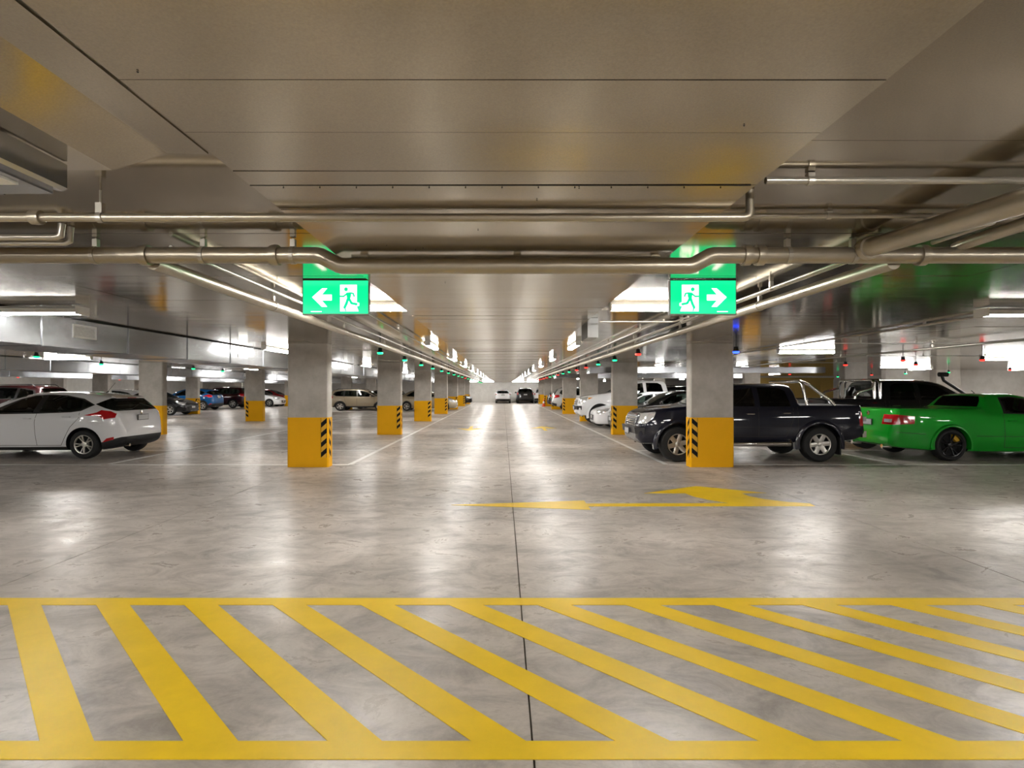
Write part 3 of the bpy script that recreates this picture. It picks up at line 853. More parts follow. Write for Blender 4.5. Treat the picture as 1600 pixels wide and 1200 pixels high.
SUV = dict(L=4.50, paint='paint_charcoal', r=.345, axles=(.86, 3.52), well=.405, wheel='suv', cabin=(.95, 4.3),
    top=[(0, .72), (.03, .84), (.2, .96), (.6, 1.04), (1.0, 1.09), (1.08, 1.11), (1.7, 1.51), (2.1, 1.64), (2.6, 1.67), (3.6, 1.64), (4.05, 1.58), (4.11, 1.54), (4.35, 1.14), (4.40, 1.03), (4.47, .82), (4.5, .70)],
    bot=[(0, .36), (.1, .26), (.5, .24), (3.9, .26), (4.35, .34), (4.5, .46)],
    belt=[(0, .64), (.12, .85), (.6, .97), (1.2, 1.03), (2.5, 1.06), (3.6, 1.10), (4.15, 1.12), (4.35, 1.03), (4.5, .64)],
    wide=[(0, .52), (.05, .70), (.2, .82), (.6, .90), (1, .92), (3.5, .92), (4.1, .89), (4.35, .82), (4.5, .66)],
    roof=[(0, .4), (.3, .62), (1.05, .77), (1.7, .64), (2.2, .62), (3.6, .62), (4.08, .62), (4.35, .70), (4.5, .45)],
    cuts=[1.10, 1.68, 4.11, 4.34],
    regions=[
        dict(name='window_trim', mat='black_plastic', poly=[(1.12, 1.065), (1.72, 1.42), (2.1, 1.55), (2.6, 1.575), (3.5, 1.545), (3.9, 1.46), (4.02, 1.25), (3.8, 1.12), (2.4, 1.085)]),
        dict(name='side_window', mat='tinted_glass', poly=[(1.40, 1.095), (1.74, 1.395), (2.1, 1.52), (2.36, 1.54), (2.33, 1.105)]),
        dict(name='side_window', mat='tinted_glass', poly=[(2.43, 1.105), (2.45, 1.545), (3.2, 1.53), (3.22, 1.13)]),
        dict(name='side_window', mat='tinted_glass', poly=[(3.32, 1.135), (3.32, 1.52), (3.82, 1.44), (3.94, 1.25), (3.78, 1.145)]),
        dict(name='windscreen', mat='tinted_glass', ring=R_, x=(1.10, 1.68), z=(.9, 2)),
        dict(name='rear_window', mat='tinted_glass', ring=R_, x=(4.11, 4.34), z=(.9, 2)),
        dict(name='tail_lamp', mat='lamp_red', poly=[(4.0, .98), (4.05, 1.14), (4.33, 1.12), (4.4, .90), (4.2, .92)], ymin=.45),
        dict(name='headlamp', mat='lamp_clear', poly=[(.06, .74), (.1, .88), (.5, .97), (.4, .85), (.2, .72)]),
        dict(name='bumper_trim', mat='black_plastic', poly=[(4.2, .2), (4.6, .2), (4.6, .58), (4.2, .50)], ymin=0, x=(4.2, 9), both=1),
        dict(name='sill_trim', mat='black_plastic', poly=[(.5, .1), (4.0, .1), (4.0, .36), (.5, .36)]),
        dict(name='grille', mat='black_plastic', view='end', poly=[(0, .46), (.42, .46), (.46, .70), (0, .70)], x=(-1, .10), both=1),
    ],
    seams=[[(2.39, 1.08), (2.39, .40)], [(1.25, 1.06), (1.2, .40)], [(3.27, 1.10), (3.2, .85), (3.05, .40)]],
    handles=[(2.25, .98), (3.08, 1.0)], mirror=(1.48, 1.09), plates=[(0, .92, 4.445, 1), (0, .56, -.005, -1)],
    seats=[(1.9, .36), (1.9, -.36), (2.75, .38), (2.75, -.38)], seat_z=.45)

def sq(x): return x if x < 3.7 else 3.7 + (x - 3.7) * .85      # the hatchback's short tail
for k in ('top', 'bot', 'belt', 'wide', 'roof'): HATCH[k] = [(sq(a), b) for a, b in HATCH[k]]
HATCH['cuts'] = [sq(a) for a in HATCH['cuts']]; HATCH['L'] = sq(4.36)
HATCH['plates'] = [(a, b, sq(x), f) for a, b, x, f in HATCH['plates']]
for r in HATCH['regions']:
    if r.get('view') != 'end' and 'poly' in r: r['poly'] = [(sq(a), b) for a, b in r['poly']]
    if 'x' in r: r['x'] = (sq(r['x'][0]), sq(r['x'][1]))

def place(root, X, Y, rz, sc=(1, 1, 1)):
    root.location = (X, Y, .0025); root.rotation_euler = (0, 0, rz); root.scale = sc

def repaint(root, old, new):
    for o in [root] + list(root.children) + [g for c in root.children for g in c.children]:
        for sl in o.material_slots:
            if sl.material and sl.material.name == old:
                sl.link = 'OBJECT'; sl.material = M[new]

PI = math.pi
# --- white hatchback, nose to the left
hatch = Car(HATCH).build(thing('hatchback_car', 'white five-door hatchback with red tail lamps in the left foreground', 'car', group='parked cars'))
c = MB(); c.tube([(3.38, 0, 1.44), (3.58, 0, 1.68)], .004, 6); c.tube([(3.36, 0, 1.435), (3.42, 0, 1.475)], .013, 8); hatch.part('aerial', c, 'black_plastic')
c = MB(); c.prism_y([(sq(3.86), 1.35), (sq(4.01), 1.318), (sq(4.0), 1.335), (sq(3.88), 1.372)], -.5, .5); hatch.part('spoiler', c, 'paint_white')
c = MB(); c.box(sq(4.0), sq(4.018), -.14, .14, 1.322, 1.334); hatch.part('brake_light', c, 'lamp_red')
c = MB(); c.tube([(sq(4.20), -.45, .27), (sq(4.31), -.45, .27)], .03, 10); hatch.part('exhaust', c, 'chrome')
c = MB(); c.lathe([(.0, .012), (.04, .008), (.045, 0)], 'x', 20, (sq(4.275), 0, .985), close=False); hatch.part('badge', c, 'chrome')
HX, HY = -8.05 - 2.18, 12.15 + .91
# the copies are taken before the foreground one is placed
def car_copy(src, label, X, Y, rz, paint, old, sc=(1, 1, 1), name=None):
    r = copy_tree(src.root)
    if name: r.name = name
    tag(r, label, 'car', 'parked cars'); place(r, X, Y, rz, sc)
    if paint != old: repaint(r, old, paint)
    return r
sedan = Car(SEDAN).build(thing('sedan_car', 'dark grey sedan parked behind the navy pickup bonnet', 'car', group='parked cars'))
suv = Car(SUV).build(thing('suv_car', 'dark charcoal suv parked nose-in at the far wall', 'car', group='parked cars'))
c = MB()
for sg in (1, -1): c.tube([(1.9, sg * .6, 1.58), (2.05, sg * .6, 1.67), (3.7, sg * .6, 1.69), (3.85, sg * .6, 1.60)], .016, 8)
suv.part('roof_rail', c, 'black_plastic')

place(hatch.root, HX - .085, HY, 0, (.985, 1, .98))
place(sedan.root, 3.78 + 2.3, 20.1, 0)
place(suv.root, 2.35, 62.0, -PI / 2)

# --- navy dual-cab pickup, nose to the left
pick = Car(PICKUP).build(thing('pickup_truck', 'navy dual-cab pickup with chrome sports bar behind the right column', 'car', group='parked cars'))
def arch(car, ax_, sg, R, mat, wid=.05):
    c = MB(); n = 18; rows = []
    a0, a1 = math.radians(-12), math.radians(192)
    y0 = car.wm(ax_)
    for i in range(n + 1):
        a = a0 + (a1 - a0) * i / n
        for r, y in ((R - .004, y0 - .10), (R - .004, y0 + .028), (R + .03, y0 + .03), (R + wid + .03, y0 + .004), (R + wid + .03, y0 - .10)):
            rows.append((ax_ + r * math.cos(a), sg * y, car.sp['r'] + r * math.sin(a)))
    fs = []
    for i in range(n):
        for j in range(5):
            fs.append((i * 5 + j, i * 5 + (j + 1) % 5, (i + 1) * 5 + (j + 1) % 5, (i + 1) * 5 + j))
    fs += [(0, 1, 2, 3, 4), tuple(n * 5 + k for k in (4, 3, 2, 1, 0))]
    c.add(rows, fs); car.part('wheel_arch', c, mat, True)
for ax_ in PICKUP['axles']:
    for sg in (1, -1): arch(pick, ax_, sg, .43, 'paint_navy')
for sg in (1, -1):
    c = MB(); c.box(3.70 + .40, 3.70 + .425, sg * .80 - .09, sg * .80 + .09, .15, .52); pick.part('mud_flap', c, 'rubber')
    c = MB(); c.tube([(1.28, sg * .80, .46), (1.34, sg * .91, .37), (3.06, sg * .91, .37), (3.12, sg * .80, .46)], .042, 12); pick.part('side_step', c, 'chrome', True)
    c = MB(); c.lathe([(0, .03), (.05, .022), (.06, 0)], 'x', 14, (0, 0, 0), close=False)
    c.v = [(.06 - v[0], sg * .64 + v[1] * 1.5, .61 + v[2]) for v in c.v]; pick.part('fog_lamp', c, 'lamp_clear')
    # reversing lens in the tail lamp
    c = MB(); c.box(4.60, 4.655, min(sg * .82, sg * .865), max(sg * .82, sg * .865), .84, .93); pick.part('reversing_lens', c, 'lamp_clear')
def sports_bar(car, xb, zt, zbed, hw, style):
    c = MB(); r = .034
    if style == 0:
        for dx in (0, ):
            c.tube([(xb + .10, -hw - .02, zbed), (xb + .02, -hw + .01, zt - .06), (xb, -hw + .07, zt), (xb, hw - .07, zt), (xb + .02, hw - .01, zt - .06), (xb + .10, hw + .02, zbed)], r, 12)
        for sg in (1, -1):
            c.tube([(xb + .01, sg * (hw - .04), zt - .01), (xb + .16, sg * (hw - .015), zt - .07), (xb + .60, sg * (hw + .015), zbed + .09), (xb + .655, sg * (hw + .02), zbed + .02), (xb + .66, sg * (hw + .02), zbed - .01)], r, 12)
    else:
        for dx in (0, -.14):
            c.tube([(xb + dx, -hw, zbed), (xb + dx, -hw + .01, zt - .08), (xb + dx, -hw + .08, zt), (xb + dx, hw - .08, zt), (xb + dx, hw - .01, zt - .08), (xb + dx, hw, zbed)], r, 12)
        for sg in (1, -1):
            c.tube([(xb, sg * (hw - .01), zt - .05), (xb + .05, sg * (hw - .01), zt - .20), (xb + .38, sg * hw, zbed + .16), (xb + .46, sg * hw, zbed + .06), (xb + .46, sg * hw, zbed)], r, 12)
    return car.part('sports_bar', c, 'chrome', True)
c = MB(); c.add([(-.03, -.62, .56), (-.03, .62, .56), (.12, .80, .56), (.12, -.80, .56), (-.05, -.62, .70), (-.05, .62, .70), (.12, .82, .70), (.12, -.82, .70)],
                [(0, 1, 2, 3), (4, 7, 6, 5), (0, 4, 5, 1), (1, 5, 6, 2), (2, 6, 7, 3), (3, 7, 4, 0)]); pick.part('front_bumper', c, 'black_plastic')
for k in range(4):
    z = .745 + .05 * k
    c = MB(); c.tube([(.06, -.46, z), (-.015, -.22, z), (-.022, 0, z), (-.015, .22, z), (.06, .46, z)], .011, 8); pick.part('grille_bar', c, 'chrome', True)
c = MB(); c.add([(4.62, -.80, .50), (4.62, .80, .50), (4.74, .74, .50), (4.74, -.74, .50), (4.62, -.80, .63), (4.62, .80, .63), (4.74, .74, .63), (4.74, -.74, .63)],
                [(0, 1, 2, 3), (4, 7, 6, 5), (0, 4, 5, 1), (1, 5, 6, 2), (2, 6, 7, 3), (3, 7, 4, 0)]); pick.part('rear_bumper', c, 'chrome')
c = MB(); c.lathe([(.0, -.03), (.04, -.026), (.045, 0)], 'x', 18, (-.02, 0, .83), close=False); pick.part('badge', c, 'chrome')
PICK_BASE = copy_tree(pick.root)            # plain pickup without sports bar, for the others
sports_bar(pick, 3.40, 1.66, 1.165, .72, 0)
place(pick.root, 2.80 + 2.325, 11.68 + .875, 0)

# --- black dual-cab pickup, nose to the right, with double sports bar and snorkel
class Dummy: pass
r = PICK_BASE; r.name = 'pickup_truck'
tag(r, 'black dual-cab pickup with snorkel and twin-hoop sports bar behind the green utility car', 'car', 'parked cars')
place(r, 8.15 + 2.5, 15.25, PI, (1.075, 1.05, 1.075)); repaint(r, 'paint_navy', 'paint_black')
bp_ = Car(PICKUP); bp_.root = r
white_root = copy_tree(r)
sports_bar(bp_, 3.44, 1.61, 1.165, .72, 1)
c = MB(); c.tube([(.95, .885, 1.0), (1.18, .90, 1.12), (1.30, .87, 1.2), (1.80, .72, 1.60), (1.83, .70, 1.72)], .035, 10); c.tube([(1.90, .70, 1.74), (1.70, .70, 1.74)], .055, 10); bp_.part('snorkel', c, 'black_plastic', True)

# --- white dual-cab pickup further down the aisle, nose to the left
tag(white_root, 'white dual-cab pickup with amber side lamps beyond the second right column', 'car', 'parked cars')
place(white_root, 3.1 + 2.6, 24.25, 0, (1.12, 1.07, 1.15))
for o in list(white_root.children):
    for sl in o.material_slots:
        if sl.material and sl.material.name == 'paint_black': sl.link = 'OBJECT'; sl.material = M['paint_white']
wp_ = Car(PICKUP); wp_.root = white_root
for sg in (1, -1):
    y = wp_.y_at(.42, .95)
    c = MB(); c.add([(.36, sg * (y + .012), .93), (.52, sg * (y + .03), 1.0), (.36, sg * (y + .0), 1.0), (.36, sg * (y - .04), .93), (.52, sg * (y - .04), 1.0), (.36, sg * (y - .04), 1.0)],
                    [(0, 1, 2), (5, 4, 3), (0, 3, 4, 1), (1, 4, 5, 2), (2, 5, 3, 0)]); wp_.part('side_marker', c, 'lamp_amber')

# --- green coupe utility, nose to the right
ute = Car(UTE).build(thing('utility_car', 'bright green two-door utility car with black wheels at the right edge', 'car', group='parked cars'))
c = MB()
for sg in (1, -1): c.box(4.98, 5.052, min(sg * .60, sg * .76), max(sg * .60, sg * .76), .80, .87)
ute.part('reversing_lens', c, 'lamp_clear')
c = MB(); c.lathe([(0, .01), (.045, .008), (.05, 0)], 'x', 18, (5.0, 0, .97), close=False); ute.part('badge', c, 'chrome')
for sg in (1, -1):
    c = MB(); c.tube([(4.85, sg * .52, .27), (5.05, sg * .52, .28)], .042, 12); ute.part('exhaust', c, 'chrome', True)
c = MB(); c.tube([(2.62, 0, 1.40), (2.70, 0, 1.47)], .008, 6); ute.part('aerial', c, 'black_plastic')
for ax_ in UTE['axles']:
    for sg in (1, -1): arch(ute, ax_, sg, .385, 'paint_green', .02)
place(ute.root, 8.12 + 2.525, 11.80 + .94, PI)

# --- copies
car_copy(sedan, 'small white sedan nose showing between white pickup and yellow column', 3.42 + 2.2, 22.05, 0, 'paint_white', 'paint_grey', (.95, .95, .97))
car_copy(sedan, 'silver-beige sedan parked behind the second and third left columns', -7.55 + 2.15, 39.9, PI, 'paint_beige', 'paint_grey', (.95, .97, 1))
car_copy(suv, 'beige station wagon seen side-on between the first two left columns', -12.25 + 2.3, 40.2, PI, 'paint_beige', 'paint_charcoal', (1.03, .97, .90), 'wagon_car')
car_copy(hatch, 'dark red hatchback behind the beige station wagon', -9.6, 44.2, 0, 'paint_maroon', 'paint_white')
car_copy(sedan, 'black sedan with bright headlamps beyond the sixth left column', -3.0 - 2.3, 55.6, PI, 'paint_black', 'paint_grey')
car_copy(suv, 'black suv with roof rails visible above the dark grey sedan', 8.0 + 2.25, 30.2, PI, 'paint_black', 'paint_charcoal')
car_copy(suv, 'silver crossover with its tail towards the aisle behind the fourth right column', 3.45 + 2.25, 40.5, PI, 'paint_silver', 'paint_charcoal', (1, 1, .97))
car_copy(hatch, 'dark grey hatchback behind the fifth right column', 3.6 + 2.18, 47.0, PI, 'paint_grey', 'paint_white')
car_copy(hatch, 'white hatchback parked nose-in at the far wall, rearmost centre', 0.0, 62.0, -PI / 2, 'paint_white', 'paint_white', (1, .9, 1))
car_copy(suv, 'white suv parked beside the dark suv at the far wall', 4.35, 61.6, -PI / 2 - .12, 'paint_white', 'paint_charcoal', (1, .97, .97))
car_copy(suv, 'dark maroon suv roof showing behind the white hatchback', -18.3 - 2.25, 23.6, 0, 'paint_maroon', 'paint_charcoal', (1.05, 1, 1))
car_copy(hatch, 'white hatchback further back, left of the second-row column', -17.9 - 2.18, 29.3, 0, 'paint_white', 'paint_white')
car_copy(sedan, 'black sedan facing the aisle beside the third-row left column', -18.1 - 2.3, 33.3, PI, 'paint_black', 'paint_grey')
car_copy(hatch, 'blue hatchback with its tail towards the aisle on the far left', -19.6 - 2.18 - .7, 40.9, 0, 'paint_blue', 'paint_white', (1, 1, 1.05))
car_copy(suv, 'dark maroon suv beyond the blue hatchback', -20.2 - 2.3, 45.6, 0, 'paint_maroon', 'paint_charcoal')
car_copy(hatch, 'red hatchback facing the aisle beyond the second-row columns', -18.9 - 2.2, 51.8, PI, 'paint_red', 'paint_white')
car_copy(sedan, 'white sedan facing the aisle before the red hatchback', -19.0 - 2.3, 49.3, PI, 'paint_white', 'paint_grey')

# ------------------------------------------------------------------ traffic cone
t = thing('traffic_cone', 'orange traffic cone with white collar beside the far right column', 'cone', (3.52, 49.2, 0))
MB().chamfer_box(-.18, .18, -.18, .18, 0, .03, .04).build('base', 'cone_orange', t)
MB().lathe([(.14, .03), (.095, .28)], seg=20).build('lower_cone', 'cone_orange', t, True)
MB().lathe([(.096, .28), (.064, .45)], seg=20).build('collar', 'white_plastic', t, True)
MB().lathe([(.064, .45), (.032, .65), (.02, .67), (0, .67)], seg=20).build('tip', 'cone_orange', t, True)

# ------------------------------------------------------------------ fluorescent battens
def batten_meshes():
    h = MB(); h.box(-.61, .61, -.045, .045, -.03, 0)
    h.box(-.622, -.605, -.052, .052, -.085, 0); h.box(.605, .622, -.052, .052, -.085, 0)
    d = MB()
    P = [(-.045, -.031), (-.05, -.055), (-.036, -.078), (0, -.086), (.036, -.078), (.05, -.055), (.045, -.031)]
    n = len(P); vs = [(-.604, a, b) for a, b in P] + [(.604, a, b) for a, b in P]
    d.add(vs, [tuple(range(n)), tuple(range(2 * n - 1, n - 1, -1))] + [(i, n + i, n + (i + 1) % n, (i + 1) % n) for i in range(n)])
    return h.mesh('housing', ['white_plastic']), d.mesh('diffuser', ['tube_white'], True, 40)
BH, BD = batten_meshes()
lamps = []
def batten(label, x, y, along_y, group):
    t = thing('batten_light', label, 'light', (x, y, SOFFIT - .001), PI / 2 if along_y else 0, group)
    link('housing', BH, t); link('diffuser', BD, t); lamps.append(t)
g = 'fluorescent batten lights'
batten('bright batten light half hidden behind the left exit sign', -1.48, 5.75, False, g)
batten('bright batten light half hidden behind the right exit sign', 1.60, 5.75, False, g)
for o in lamps: o.scale.x = .84
for side, sx in (('left', -1), ('right', 1)):
    for i in range(11):
        batten('%s batten light beyond the exit sign along the %s ceiling strip edge' % (ORD[i], side), sx * 1.36, 10.9 + 4.6 * i, True, g)
spots = [(-4.82, 5.95, 0, 'batten light across the ceiling at the left picture edge'), (5.75, 6.1, 0, 'batten light across the ceiling at the right picture edge'),
         (-4.78, 12.0, 1, 'batten light left of the first left column top'), (6.7, 12.6, 0, 'batten light above the navy pickup cab'),
         (13.7, 15.6, 0, 'batten light at right edge above the green utility car'), (14.5, 21.0, 0, 'batten light above the black pickup roof'),
         (-11.6, 15.2, 0, 'batten light above the white hatchback roof')]
for x, y, a, lb in spots: batten(lb, x, y, bool(a), g)
lamps[-7].scale.x = .68
for o, w_ in ((lamps[-7], 'left'), (lamps[-6], 'right')):
    sk = MB().prism_y([(-.045, -.001), (-.10, -.03), (-.10, -.07), (-.094, -.07), (-.094, -.034), (-.045, -.008), (.045, -.008), (.094, -.034), (.094, -.07), (.10, -.07), (.10, -.03), (.045, -.001)], -.622, .622)
    sk.v = [(v[1], v[0], v[2]) for v in sk.v]; sk.box(-.632, -.622, -.10, .10, -.088, -.001); sk.box(.622, .632, -.10, .10, -.088, -.001); sk.build('reflector', 'white_plastic', o)
    o.location.z -= .012
for k, x in enumerate((-3.2, -1.62, 1.62, 3.2)):
    batten('%s batten light from the left along the far end wall' % ORD[k], x, 61.3, False, g)
rows = [(-4.78, 'left of the first column row', [19.8, 27.6, 35.4, 43.2, 51, 58.8]), (5.95, 'right of the first column row', [21.5, 29.5, 37, 45, 53, 60]),
        (-15.2, 'over the second left aisle', [11, 18.8, 26.6, 34.4, 42.2, 50, 57.8]), (-22.5, 'over the far left bays', [22, 30, 38, 46, 54]),
        (-30.2, 'near the left side wall', [30, 38, 46, 54]), (-10.2, 'over the backs of the left bays', [23, 31, 39, 47, 55]), (10.2, 'added over the backs of the right bays', [24.2, 33, 41, 49, 57]), (14.8, 'over the second right aisle', [31, 39, 47, 55]), (21.5, 'near the right side wall', [12, 19, 23.6]), (17.0, 'added before the cross wall at right', [17.6, 23.2]), (-26.0, 'added between the far left column rows', [20, 28, 36, 44, 52, 59]), (-18.9, 'along the third left column row', [15, 23, 31, 39, 47, 55])]  # rows called added were put in to lift the dim bays and walls
for x, where, ys in rows:
    for i, y in enumerate(ys):
        batten('%s batten light from the camera in the row %s' % (ORD[i], where), x, y, True, g)
for x, y in [(1.6, .4), (-2.6, .4), (1.6, -4.85), (-1.6, -4.85), (1.6, -10), (-1.6, -10)] + [(xx, yy) for yy in (5.95,) for xx in (-11.6, -18.2, 12.2, 18.4)] + \
        [(xx, yy) for yy in (-.6, -7.2) for xx in (-18.2, -11.6, -5.05, 5.75, 12.2, 18.4)]:
    batten('added fill batten light, out of view beside or behind the camera', x, y, False, g)  # unseen lamps added as fill for the floor and camera-facing sides

# ------------------------------------------------------------------ exit signs
def disc(cx, cy, r, n=18): return [(cx + r * math.cos(2 * PI * k / n), cy + r * math.sin(2 * PI * k / n)) for k in range(n)]
def limb(c, pts, w, y0, y1):
    for (a, b) in zip(pts, pts[1:]):
        d = Vector((b[0] - a[0], b[1] - a[1])).normalized() * w; n = Vector((-d.y, d.x))
        c.prism_y([(a[0] + n.x, a[1] + n.y), (b[0] + n.x, b[1] + n.y), (b[0] - n.x, b[1] - n.y), (a[0] - n.x, a[1] - n.y)], y0, y1)
    for p in pts: c.prism_y(disc(p[0], p[1], w, 12), y0, y1)
def exit_sign(label, cx, y, mirror):
    W, H = .515, .268
    t = thing('exit_sign', label, 'sign', (cx, y, SOFFIT - .005), 0, 'exit signs')
    s = -1 if mirror else 1
    def q(u, v): return (s * (u - 322.5) / 645 * W, -v / 320 * H)      # sign drawing units, u right, v down
    MB().box(-W / 2 - .008, W / 2 + .008, .0, .045, -H - .008, .0).build('housing', 'grey_plastic', t)
    MB().box(-W / 2 - .004, W / 2 + .004, -.002, .003, -.006, .004).build('top_rail', 'dark_gap', t)
    MB().box(-W / 2, W / 2, -.004, .0, -H, -.006).build('sign_face', 'sign_green', t)
    c = MB(); c.prism_y([q(*p) for p in ((90, 165), (190, 80), (240, 80), (186, 140), (285, 140), (285, 195), (186, 195), (240, 255), (186, 255))], -.006, -.004)
    c.build('arrow', 'sign_white', t)
    c = MB(); c.prism_y([q(*p) for p in ((368, 47), (535, 47), (535, 213), (558, 219), (558, 247), (533, 250), (552, 298), (368, 298))], -.006, -.004); c.build('doorway', 'sign_white', t)
    c = MB(); c.prism_y([q(*p) for p in ((78, 297), (185, 297), (185, 304), (78, 304))], -.006, -.004); c.build('maker_line', 'sign_white', t)
    c = MB(); k = W / 645
    c.prism_y([q(*p) for p in disc(428, 90, 19)], -.008, -.006)
    c.prism_y([q(*p) for p in ((428, 122), (470, 118), (480, 140), (468, 190), (440, 192), (436, 165))], -.008, -.006)
    limb(c, [q(440, 130), q(402, 158), q(372, 156)], 8 * k, -.008, -.006)
    limb(c, [q(470, 125), q(500, 130), q(508, 155)], 8 * k, -.008, -.006)
    limb(c, [q(446, 185), q(432, 225), q(414, 262)], 13 * k, -.008, -.006)
    limb(c, [q(462, 185), q(482, 222), q(530, 231)], 12 * k, -.008, -.006)
    limb(c, [q(414, 262), q(425, 292)], 6 * k, -.008, -.006)
    c.build('running_figure', 'sign_green', t)
exit_sign('lit green exit sign with running figure and arrow pointing left', gx(524.5, 4.53), 4.53, False)
exit_sign('lit green exit sign with running figure and arrow pointing right', gx(1098.5, 4.53), 4.53, True)

# ------------------------------------------------------------------ ducts
def duct_y(label, x0, x1, y0, y1, z0, z1, seg, name='air_duct'):
    t = thing(name, label, 'duct', ((x0 + x1) / 2, y0, z0))
    hw = (x1 - x0) / 2
    n = int((y1 - y0) / seg); sh = MB().box(-hw, hw, .004, seg - .004, 0, z1 - z0).mesh('duct_section', ['duct_steel'])
    fm = MB().box(-hw - .012, hw + .012, -.012, .012, -.012, z1 - z0).mesh('flange', ['duct_steel'])
    for k in range(n):
        o = link('duct_section', sh, t, (0, k * seg, 0)); o.rotation_euler = (0, math.radians(random.uniform(-.12, .12)), math.radians(random.uniform(-.12, .12)))
        link('flange', fm, t, (0, k * seg, 0))
    return t
def grille(parent, x, y, z, w, h):
    c = MB(); c.box(x, x + .012, y - w / 2, y + w / 2, z - h / 2, z - h / 2 + .02); c.box(x, x + .012, y - w / 2, y + w / 2, z + h / 2 - .02, z + h / 2)
    c.box(x, x + .012, y - w / 2, y - w / 2 + .02, z - h / 2 + .02, z + h / 2 - .02); c.box(x, x + .012, y + w / 2 - .02, y + w / 2, z - h / 2 + .02, z + h / 2 - .02)
    o = c.build('air_grille', 'white_plastic', parent)
    b = MB(); n = 9
    for k in range(n):
        zz = z - h / 2 + .02 + (h - .04) * (k + .5) / n
        b.box(x, x + .008, y - w / 2 + .02, y + w / 2 - .02, zz - .006, zz + .003)
    b.build('blades', 'white_plastic', o)
dA = duct_y('long galvanised duct with white grilles above the empty left bays', -6.25, -5.26, 5.0, 48.5, 2.0, SOFFIT - .02, 1.5)
for yy in (7.16, 11.5, 19.0, 27): grille(dA, .495, yy - 5.0, .215, .40, .17)
dB = duct_y('galvanised duct over the second left aisle', -14.0, -13.1, 6.0, 54.0, 2.02, SOFFIT - .02, 1.5)
for yy in (21.0, 29, 37): grille(dB, .45, yy - 6.0, .20, .40, .17)
duct_y('galvanised duct over the far left bays', -21.6, -20.8, 15.0, 57.0, 2.03, SOFFIT - .02, 1.5)
def duct_x(label, x0, x1, y0, y1, z0, z1, seg):
    t = thing('air_duct', label, 'duct', (x0, (y0 + y1) / 2, z0))
    hw = (y1 - y0) / 2
    sh = MB().box(.004, seg - .004, -hw, hw, 0, z1 - z0).mesh('duct_section', ['duct_steel']); fm = MB().box(-.012, .012, -hw - .012, hw + .012, -.012, z1 - z0).mesh('flange', ['duct_steel'])
    for k in range(int((x1 - x0) / seg)):
        o = link('duct_section', sh, t, (k * seg, 0, 0)); o.rotation_euler = (math.radians(random.uniform(-.12, .12)), 0, 0)
        link('flange', fm, t, (k * seg, 0, 0))
duct_x('galvanised cross duct above the second right column', 3.0, 11.2, 19.6, 20.3, 2.06, 2.26, 1.35)
duct_x('galvanised cross duct above the third right column', 2.62, 12.7, 28.2, 29.0, 2.05, 2.26, 1.35)

# ------------------------------------------------------------------ pipes and conduits
def clamp(parent, p, r, axis, name='coupling'):
    c = MB(); c.lathe([(r, -.022), (r + .012, -.022), (r + .014, 0), (r + .012, .022), (r, .022)], axis, 16, p, close=False)
    c.box(p[0] - .012, p[0] + .012, p[1] - .012, p[1] + .012, p[2] + r, p[2] + r + .011)
    return c.build(name, 'pipe_steel', parent, True)
def hanger(parent, p, r, axis, top=SOFFIT):
    c = MB()
    c.lathe([(r, -.012), (r + .005, -.012), (r + .005, .012), (r, .012)], axis, 16, p, close=False)
    c.box(p[0] - .014, p[0] + .014, p[1] - .014, p[1] + .014, p[2] + r, min(p[2] + r + .045, top - .002))
    if top - (p[2] + r) > .05: c.tube([(p[0], p[1], p[2] + r + .04), (p[0], p[1], top)], .005, 8)
    return c.build('hanger', 'conduit_grey', parent)
def pipe(name, label, pts, r, mat='pipe_steel', hang=(), clamps=(), axis='x', seg=14):
    t = thing(name, label, 'pipe', pts[0])
    o0 = Vector(pts[0])
    MB().tube([Vector(p) - o0 for p in pts], r, seg).build('run', mat, t, True, 50)
    for h in hang: hanger(t, tuple(Vector(h) - o0), r, axis, SOFFIT - o0.z)
    for h in clamps: clamp(t, tuple(Vector(h) - o0), r, axis)
    return t
Yp = 3.3; zs_, zc_ = 2.275, 2.214
pipe('sprinkler_main_pipe', 'thick steel pipe crossing the whole ceiling and dipping under the middle strip',
     [(-9.5, Yp, zs_), (-1.075, Yp, zs_), (-1.05, Yp, zs_ - .006), (-.955, Yp, zc_ + .006), (-.93, Yp, zc_), (1.08, Yp, zc_), (1.105, Yp, zc_ + .006), (1.195, Yp, zs_ - .006), (1.22, Yp, zs_), (9.5, Yp, zs_)], .047,
     hang=[(gx(q, Yp), Yp, zs_) for q in (458, 318, 150, 1230, 1332)] + [(3.5, Yp, zs_), (-4.5, Yp, zs_)], clamps=[(gx(q, Yp), Yp, zs_) for q in (430, 228, 1166, 1187, 1440)])
pipe('conduit_pipe', 'thin conduit above the thick cross pipe under the middle strip', [(-.90, 3.385, 2.267), (.93, 3.385, 2.267)], .011, 'conduit_grey',
     clamps=[(gx(q, 3.385), 3.385, 2.267) for q in (570, 808, 1022)])
pipe('water_pipe', 'slim straight pipe crossing in front of the thick pipe, ending in an upward elbow',
     [(-7, 2.5, 2.253), (1.055, 2.5, 2.253), (1.075, 2.5, 2.258), (1.083, 2.5, 2.275), (1.083, 2.5, SOFFIT)], .018, hang=[(gx(q, 2.5), 2.5, 2.253) for q in (157, )], clamps=[(gx(q, 2.5), 2.5, 2.253) for q in (57, )])
pipe('conduit_pipe', 'thin conduit right of the elbow pipe', [(1.12, 2.8, 2.352), (2.5, 2.8, 2.352)], .012, 'conduit_grey', hang=[(1.6, 2.8, 2.352)])
pipe('conduit_pipe', 'short thin conduit reaching the thick slanted pipe at upper right', [(1.06, 2.3, 2.342), (2.45, 2.3, 2.342)], .014, 'conduit_grey', hang=[(1.24, 2.3, 2.342)])
